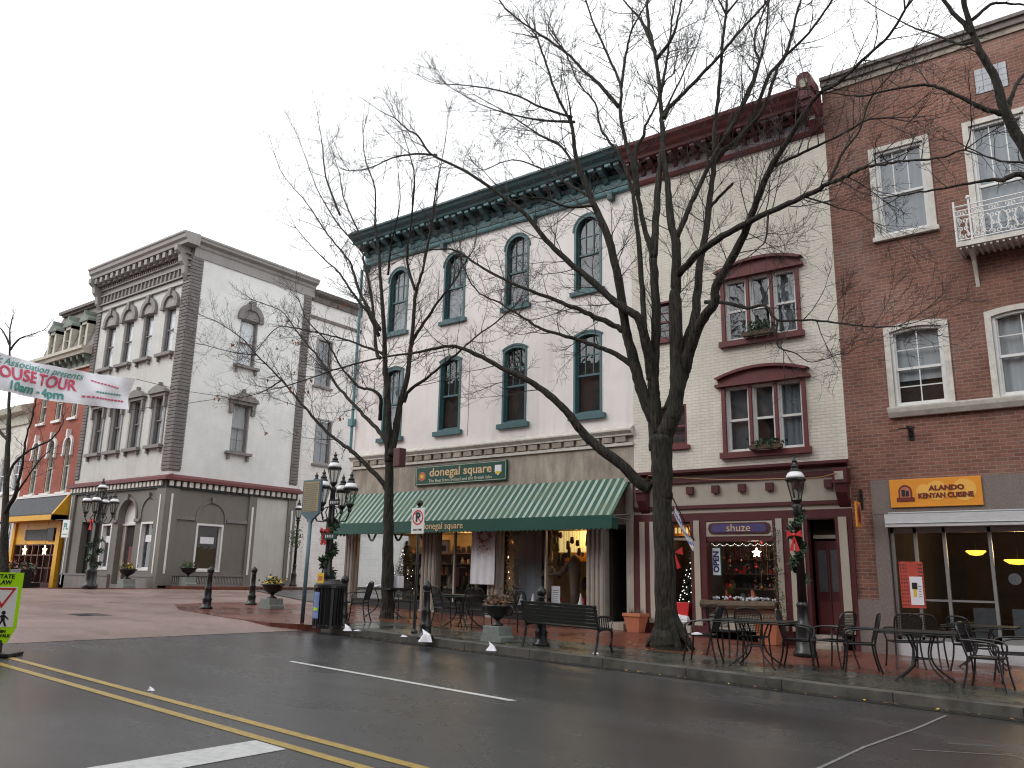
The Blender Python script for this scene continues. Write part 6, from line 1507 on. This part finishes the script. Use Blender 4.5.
def cone_tree(x,y,z0,h,r,label,n=2600,lights=70,top=None):
    t=thing('christmas_tree',label,'christmas tree',(x,y,z0)); mb=MB(); rr=random.Random(int(abs(x*7)))
    mb.tube([(x,y,z0),(x,y,z0+h)],[.03,.01],6); mb.build('trunk','wood',t); mb=MB()
    for k in range(n):
        q=rr.random()**1.4; a=rr.uniform(0,6.28); rad=r*(1-q)*rr.uniform(.45,1.05); c=Vector((x+math.cos(a)*rad,y+math.sin(a)*rad,z0+.1+q*(h-.1)))
        e=Vector((math.cos(a),math.sin(a),-.35+rr.gauss(0,.25))).normalized()*rr.uniform(.06,.14); f=Vector((-math.sin(a),math.cos(a),0))*.018; mb.face([c-f,c+e,c+f])
    mb.build('foliage','green',t); mb=MB()
    for k in range(lights):
        q=rr.random()*.9; a=rr.uniform(3.3,6.2); rad=r*(1-q)*1.02; mb.blob((x+math.cos(a)*rad,y+math.sin(a)*rad,z0+.12+q*(h-.15)),.014,5,3)
    mb.build('fairy_lights','fairy',t); return t
cone_tree(-19.2,19.7,.86,1.85,.72,'dark christmas tree standing in the corner shop window behind the slim tree',3200,26)
cone_tree(-9.1,19.35,.62,1.75,.42,'christmas tree with white lights in the doorway right of the thick tree trunk',1800,60)
b=MB(); c=(-9.35,18.98,2.3)
for sg in (-1,1): b.prism([(c[0],c[2]),(c[0]+sg*.2,c[2]+.13),(c[0]+sg*.22,c[2]-.06)],c[1]-.03,c[1]+.03); b.prism([(c[0],c[2]),(c[0]+sg*.05,c[2]-.4),(c[0]+sg*.15,c[2]-.36)],c[1]-.03,c[1])
tag(b.build('red_bow','red'),'big red bow above the christmas tree with white lights','bow')
mb=MB(); mb.prism([(-9.3,.62),(-9.02,.62),(-8.95,1.12),(-9.37,1.12)],18.85,19.1); tag(mb.build('red_pot','red',bevel=.01),'red tub at the foot of the doorway christmas tree','pot')
mb=MB(); rr=random.Random(12)
for k in range(10): mb.blob((-9.1+rr.uniform(-.2,.22),18.78,.66+rr.uniform(0,.12)),.09,7,4,.3)
tag(mb.build('white_fluff','snow'),'heap of white fluff on the step by the red tub','decoration')
mb=MB(TF); mb.box(-9.6,-8.88,-.55,-.5,2.72,2.98); mb.k=1
for k in range(6): mb.box(-9.5+k*.1,-9.44+k*.1,-.5,-.495,2.78,2.92)
tag(mb.build('transom_sign',['orange','litp']),'glowing orange sign behind the transom left of the shuze sign','sign')
# corner shop: garland loops under awning, shelves, pictures
for i,a in enumerate((-20.2,-19.0,-17.9)):
    mb=MB(TF); pts=[(a-.18+.36*k/8,-.3,2.92-.22*math.sin(math.pi*k/8)) for k in range(9)]; mb.tube(pts,.035,6); tag(mb.build('garland_loop','green'),'%s of three dark garland loops at the top of the corner shop window'%('leftmost','middle one','rightmost')[i],'garland','garland loops in the corner window')
def items(label,cat,name,spots,m_,f,group=None):
    for i,sp in enumerate(spots):
        mb=MB(TF); f(mb,*sp); o=mb.build(name,m_); tag(o,label[i] if isinstance(label,(list,tuple)) else label,cat,group)
# wall shelves and goods (warm lit)
t=thing('display_shelf','long wall of crowded shelves glowing at the back of the corner shop and its entrance','shelf',(-18.6,20.9,.84))
mb=MB(TF); mb.k=0; mb.box(-20.35,-16.9,-2.3,-2.2,.8,2.35); mb.k=1; mb.box(-20.35,-16.9,-2.3,-2.2,2.35,2.97); mb.build('panel',['darkb','warmw'],t)
mb=MB(TF)
for z in (.95,1.3,1.65,2.0,2.33): mb.box(-20.3,-16.9,-2.2,-1.9,z,z+.03)
for a in (-20.3,-19.2,-18.1,-17.0): mb.box(a,a+.04,-2.2,-1.9,.84,2.6)
mb.build('frame','wood',t); mb=MB(TF); rr=random.Random(33)
for z in (.98,1.33,1.68,2.03,2.36):
    a=-20.25
    while a<-17.0:
        h=rr.uniform(.06,.28); w_=rr.uniform(.04,.13); mb.k=rr.randrange(7); d=rr.uniform(-2.1,-1.92)
        if rr.random()<.5: mb.box(a,a+w_,d-.08,d,z,z+h)
        else: mb.lathe((a+w_/2,d,z),[(w_*.4,0),(w_*.5,h*.4),(w_*.2,h*.8),(w_*.25,h)],7)
        a+=w_+rr.uniform(.01,.08)
mb.build('goods',['gold','terra','creamp','green2','burg2','ink','dark'],t)
t=thing('display_table','dark draped table piled with goods in the shop entrance left of the white cloth','table',(-16.9,19.8,.5))
mb=MB(TF); mb.box(-17.4,-16.2,-1.2,-.7,.5,1.25); mb.build('tabletop','dark',t); mb=MB(TF); rr=random.Random(35)
for k in range(34): a=-17.4+rr.random()*1.15; h=rr.uniform(.1,.6)*rr.random()+.06; mb.k=rr.randrange(6); d=-rr.uniform(.75,1.1); mb.lathe((a,d,1.25),[(.05,0),(.07,h*.5),(.03,h)],7)
mb.build('goods',['green2','wood','creamp','burg','ink','papers'],t)
t=thing('framed_picture','small lit framed picture hanging inside the shop entrance left of the white cloth','picture',(-17.4,19.6,2.4)); mb=MB(TF); mb.box(-17.72,-17.27,-.85,-.8,2.28,2.72); mb.build('frame','gold',t); mb=MB(TF); mb.box(-17.67,-17.32,-.8,-.79,2.33,2.67); mb.k=1; mb.box(-17.6,-17.4,-.79,-.785,2.38,2.55); mb.build('picture',['papers','curtd'],t)
mb=MB(TF); mb.box(-17.05,-16.75,-1.0,-.7,1.3,1.9); tag(mb.build('red_box','burg2',bevel=.02),'red metal box standing in the shop entrance left of the white cloth','box')
# right display
mb=MB(TF); n=12
for i in range(n): 
    x0=-14.7+1.1*i/n; x1=-14.7+1.1*(i+1)/n; mb.face([(x0,-.5+.03*math.sin(i*2),.86),(x1,-.5+.03*math.sin(i*2+2),.86),(x1,-.5+.03*math.sin(i*2+2),2.95),(x0,-.5+.03*math.sin(i*2),2.95)])
tag(mb.build('drape','shade'),'grey drape hanging in the left half of the right hand display window','curtain')
mb=MB(TF); rr=random.Random(44)
for k in range(420):
    c=(-14.45+rr.gauss(0,.07),-.22+rr.gauss(0,.03),.95+rr.random()*1.95); s_=.03; mb.k=0 if rr.random()<.975 else 1; mb.face([(c[0]-s_,c[1],c[2]),(c[0],c[1]+.01,c[2]+s_*2),(c[0]+s_,c[1],c[2]-s_)])
tag(mb.build('lit_garland',['gold','bulb']),'golden garland with lights down the left side of the right hand display window','garland')
# plaster angel / mannequin
def figure(x,y,z,s,label):
    t=thing('display_figure',label,'figure',(x,y,z)); mb=MB()
    mb.lathe((x,y,z),[(.2*s,0),(.17*s,.3*s),(.10*s,.62*s),(.15*s,.85*s),(.13*s,.98*s),(.05*s,1.02*s)],12); mb.blob((x,y,z+1.14*s),.11*s,10,7,0,1.15)
    mb.tube(smooth_path([Vector((x-.14*s,y,z+.93*s)),Vector((x-.25*s,y-.08,z+.75*s)),Vector((x-.08*s,y-.2,z+.72*s))],3),[.04*s]*6+[.03*s],6); mb.tube(smooth_path([Vector((x+.14*s,y,z+.93*s)),Vector((x+.25*s,y-.08,z+.75*s)),Vector((x+.08*s,y-.2,z+.72*s))],3),[.04*s]*6+[.03*s],6)
    mb.build('body','skin',t,smooth=True); return t
figure(-13.3,19.3,1.1,.85,'plaster figure of a child in the middle of the right hand display window')
t=thing('hanging_stockings','dark woolly goods and ornaments hanging in the right hand display window','goods',(-13,19.7,2)); mb=MB(TF); rr=random.Random(91)
for k in range(46):
    a=-14.5+rr.random()*2.2; z=rr.uniform(1.5,2.9); h=rr.uniform(.08,.35); mb.k=rr.randrange(5); d=-rr.uniform(.7,1.2); mb.prism([(a,z),(a+.07,z),(a+.09,z-h),(a+.04,z-h-.04),(a-.02,z-h)],d,d+.05); mb.tube([(a+.03,d,z),(a+.03,d,2.97)],.004,3)
mb.build('goods',['wood','dark','burg','green2','gold'],t)
t=thing('sweater_display','pale knitted garment on a stand at the right of the display window','clothing',(-12.1,19.4,.86)); mb=MB(TF); mb.lathe((-12.55,-.6,.9),[(.13,0),(.12,.4),(.16,.9),(.19,1.15),(.09,1.3),(.05,1.36)],12); mb.tube([(-12.75,-.6,2.0),(-12.95,-.5,1.75),(-13.15,-.45,1.72)],[.09,.07,.05],8); mb.build('knitwear','skin',t,smooth=True)
for i,(a,h,m_) in enumerate(((-14.1,.3,'papers'),(-13.7,.32,'papers'),(-12.85,.26,'papers'),(-12.15,.36,'papers'))):
    mb=MB(TF); mb.lathe((a,-.28,.85),[(.09,0),(.1,.06),(.05,h*.6),(.02,h),(.005,h+.05)],10); tag(mb.build('table_lamp_ornament',m_,smooth=True),'%s white drop shaped ornament on the display ledge above the bench'%('first','second','third','fourth')[i],'ornament','white ornaments on the ledge')
mb=MB(TF); mb.box(-13.02,-12.75,-.2,-.18,.88,1.42); mb.k=1
for k in range(8): mb.box(-12.98,-12.79,-.18,-.178,.95+k*.05,.965+k*.05)
tag(mb.build('notice_card',['papers','curtd']),'white lettered card standing in the display window above the bench','sign')
mb=MB(TF); rr=random.Random(55)
for k in range(34): mb.k=rr.randrange(4); a=-14.6+rr.random()*2.8; h=rr.uniform(.08,.35); q_=-.9+rr.random()*.4; mb.box(a,a+rr.uniform(.08,.2),q_,q_+.15,.85,.85+h)
tag(mb.build('folded_goods',['burg2','red','terra','wood']),'row of red and brown boxes on the floor of the right hand display window','goods')
mb=MB(TF); mb.box(-13.55,-12.4,-1.4,-1.3,2.35,2.95); mb.k=1; mb.box(-13.55,-12.4,-1.4,-1.3,2.1,2.35)
tag(mb.build('lit_back_panel',['litp','orange']),'glowing amber back panel at the right end of the display window','lit panel')
# shuze display
t=thing('star_lamp','bright white star lamp hanging in the shuze window','lamp',(-7.4,19.4,2.3)); mb=MB(TF); pts=[]
for k in range(10): r_=.11 if k%2==0 else .05; pts.append((-7.4+r_*math.sin(k*.628),2.3+r_*math.cos(k*.628)))
mb.prism(pts,-.5,-.44); mb.build('star','bulbw',t); mb=MB(TF); mb.tube([(-7.4,-.47,2.44),(-7.4,-.47,2.98)],.006,4); mb.build('cord','ink',t)
t=thing('shoe_display','shelves of colourful shoes and ornaments inside the shuze window','display',(-7.6,19.6,1.17)); mb=MB(TF)
for z,d in ((1.45,-.9),(1.8,-1.1),(2.15,-1.25)): mb.box(-8.4,-6.9,d-.1,d+.1,z,z+.03)
mb.build('shelf','wood',t); mb=MB(TF); rr=random.Random(66)
for z,d in ((1.17,-.6),(1.48,-.9),(1.83,-1.1),(2.18,-1.25)):
    a=-8.35
    while a<-6.95:
        h=rr.uniform(.04,.3)*rr.uniform(.5,1); w_=rr.uniform(.04,.11); mb.k=rr.randrange(6); mb.prism([(a,z),(a+w_,z),(a+w_,z+h*.4),(a+w_*.4,z+h),(a,z+h)],d-.05,d+.05); a+=w_+rr.uniform(.01,.08)

for k in range(40):
    a=-8.35+rr.random()*1.45; z=rr.uniform(1.5,2.85); d=-rr.uniform(.3,.9); mb.k=rr.choice((0,3,4,4,5,2)); mb.blob((a,d,z),rr.uniform(.02,.05),6,4,.2); mb.tube([(a,d,z),(a,d,2.97)],.003,3)
mb.build('shoes',['burg2','curtd','wood','terra','ink','red'],t)
mb=MB(TF); rr=random.Random(67)
for k in range(70): a=-8.38+rr.random()*1.52; mb.blob((a,-.2+rr.gauss(0,.03),1.22+rr.random()*.06),.028,5,3,.3)
tag(mb.build('snow_strip','snow',kind='stuff'),'fluffy white strip along the bottom of the shuze window','decoration')
mb=MB(TF); rr=random.Random(68)
for k in range(46): mb.blob((-8.36+k*.033,-.14,2.5-.05*abs(math.sin(k*.55))),.009,5,3)
tag(mb.build('fairy_light_string','fairy'),'string of tiny white lights along the top of the shuze window','string lights')
t=thing('neon_sign','upright purple and green OPEN sign in the left of the shuze window','sign',(-8.25,18.9,1.9)); mb=MB(TF); mb.box(-8.36,-8.12,-.1,-.09,1.75,2.42); mb.build('frame','sgreen',t); mb=MB(TF); mb.box(-8.335,-8.145,-.09,-.085,1.775,2.395); mb.build('panel','papers',t)
rot=lambda a,d,zz:(-8.24-(zz),YF+.083-d,2.08+a); text('lettering','OPEN',.19,rot,'navy',t,0,0,0,bold=.008)
# restaurant lamps, tables inside
for i,(u,v,w_) in enumerate(((976,553,.2),(1018,562,.26),(903,552,.1))):
    q=atY(u,v,20.6); mb=MB(); mb.lathe((q.x,q.y,q.z),[(.001,-.06),(w_*.6,-.04),(w_,.03),(w_*.95,.05)],16); o=thing('pendant_lamp','%s lit amber bowl lamp inside the restaurant'%('middle','rightmost','leftmost, smallest')[i],'lamp',q,'amber pendant lamps'); mb.build('bowl','amber',o); mb=MB(); mb.tube([(q.x,q.y,q.z+.04),(q.x,q.y,2.94)],.008,4); mb.build('cord','ink',o)
mb=MB(TF)
for a in (-3.2,-1.7,-.3): mb.box(a-.35,a+.35,-1.9,-1.2,.85,.89); mb.tube([(a,-1.55,.2),(a,-1.55,.85)],.04,6)
tag(mb.build('dining_tables','wood'),'row of small wooden tables inside the restaurant','table')
mb=MB(TF)
for a in (-2.9,-2.2,-1.3,-.6): mb.box(a-.2,a+.2,-1.15,-1.1,.6,1.2); mb.box(a-.2,a+.2,-1.15,-.75,.6,.65)
tag(mb.build('dining_chairs','curtd'),'dark chairs at the tables inside the restaurant','chair')
# yellow shop contents: crates, bin
t=thing('shop_clutter','pile of dark wreaths and crates outside the yellow shopfront','goods',(-43,18,.4)); mb=MB(); rr=random.Random(71)
for k in range(500):
    c=Vector((-44.3+rr.random()*3.2,17.9+rr.gauss(0,.15),.6+rr.random()*1.3)); e=Vector((rr.gauss(0,1),rr.gauss(0,1),rr.gauss(0,1))).normalized()*.16; f=e.orthogonal().normalized()*.05; mb.k=rr.choice((0,0,0,1,2,3)); mb.face([c-f,c+e,c+f])
mb.build('wreaths',['green','burg2','terra','dark'],t); mb=MB(); mb.box(-44.4,-41.0,17.7,18.2,.3,.95); mb.build('crates','dark',t)
t=thing('newspaper_box','black newspaper box with white poster before the yellow shopfront','news box',(-40.6,17.2,.5)); x_=-40.6
mb=MB(); mb.box(x_-.5,x_+.5,16.9,17.4,.45,1.55); mb.build('cabinet','black',t,bevel=.02); mb=MB(); mb.box(x_-.4,x_-.05,16.88,16.9,.7,1.4); mb.k=1; mb.box(x_-.32,x_-.14,16.875,16.88,.95,1.15); mb.build('poster',['papers','green2'],t)
# lights that are lit inside the shops
def plight(x,y,z,e,col,s=.25):
    l=bpy.data.lights.new('shop_light','POINT'); l.energy=e; l.color=col; l.shadow_soft_size=s; o=bpy.data.objects.new('shop_light',l); COL.objects.link(o); o.location=(x,y,z)
W=(1,.68,.36)
plight(-19.0,20.2,2.8,16,W); plight(-17.2,20.3,2.85,14,W); plight(-12.6,19.9,2.8,13,W); plight(-7.4,19.15,2.35,7,(1,.85,.65),.1); plight(-2.2,21.5,2.4,34,W); plight(-43,19.6,3.2,16,W); plight(-9.2,19.3,2.7,5,W)

mb=MB(); rr=random.Random(101)
for k in range(330):
    a=rr.random()
    if a<.5: x=rr.uniform(-14,4); y=12.38-abs(rr.gauss(0,.08)); z=G(x)+.012
    elif a<.8: x=rr.uniform(-14,4); y=12.8+rr.random()*1.7; z=G(x)+SW+.008
    else: x=-8+rr.gauss(0,.9); y=15.1+rr.gauss(0,.4); z=G(x)+SW+.012
    s_=rr.uniform(.015,.04); an=rr.uniform(0,6.3); c,d=math.cos(an)*s_,math.sin(an)*s_
    mb.k=rr.choice((0,0,0,1,1,1,1,2)); mb.face([(x-c,y-d,z),(x+d*.6,y-c*.6,z+.004),(x+c,y+d,z+.008),(x-d*.6,y+c*.6,z)])
mb.build('leaf_litter',['leafb','wood','ylwn'],kind='stuff')
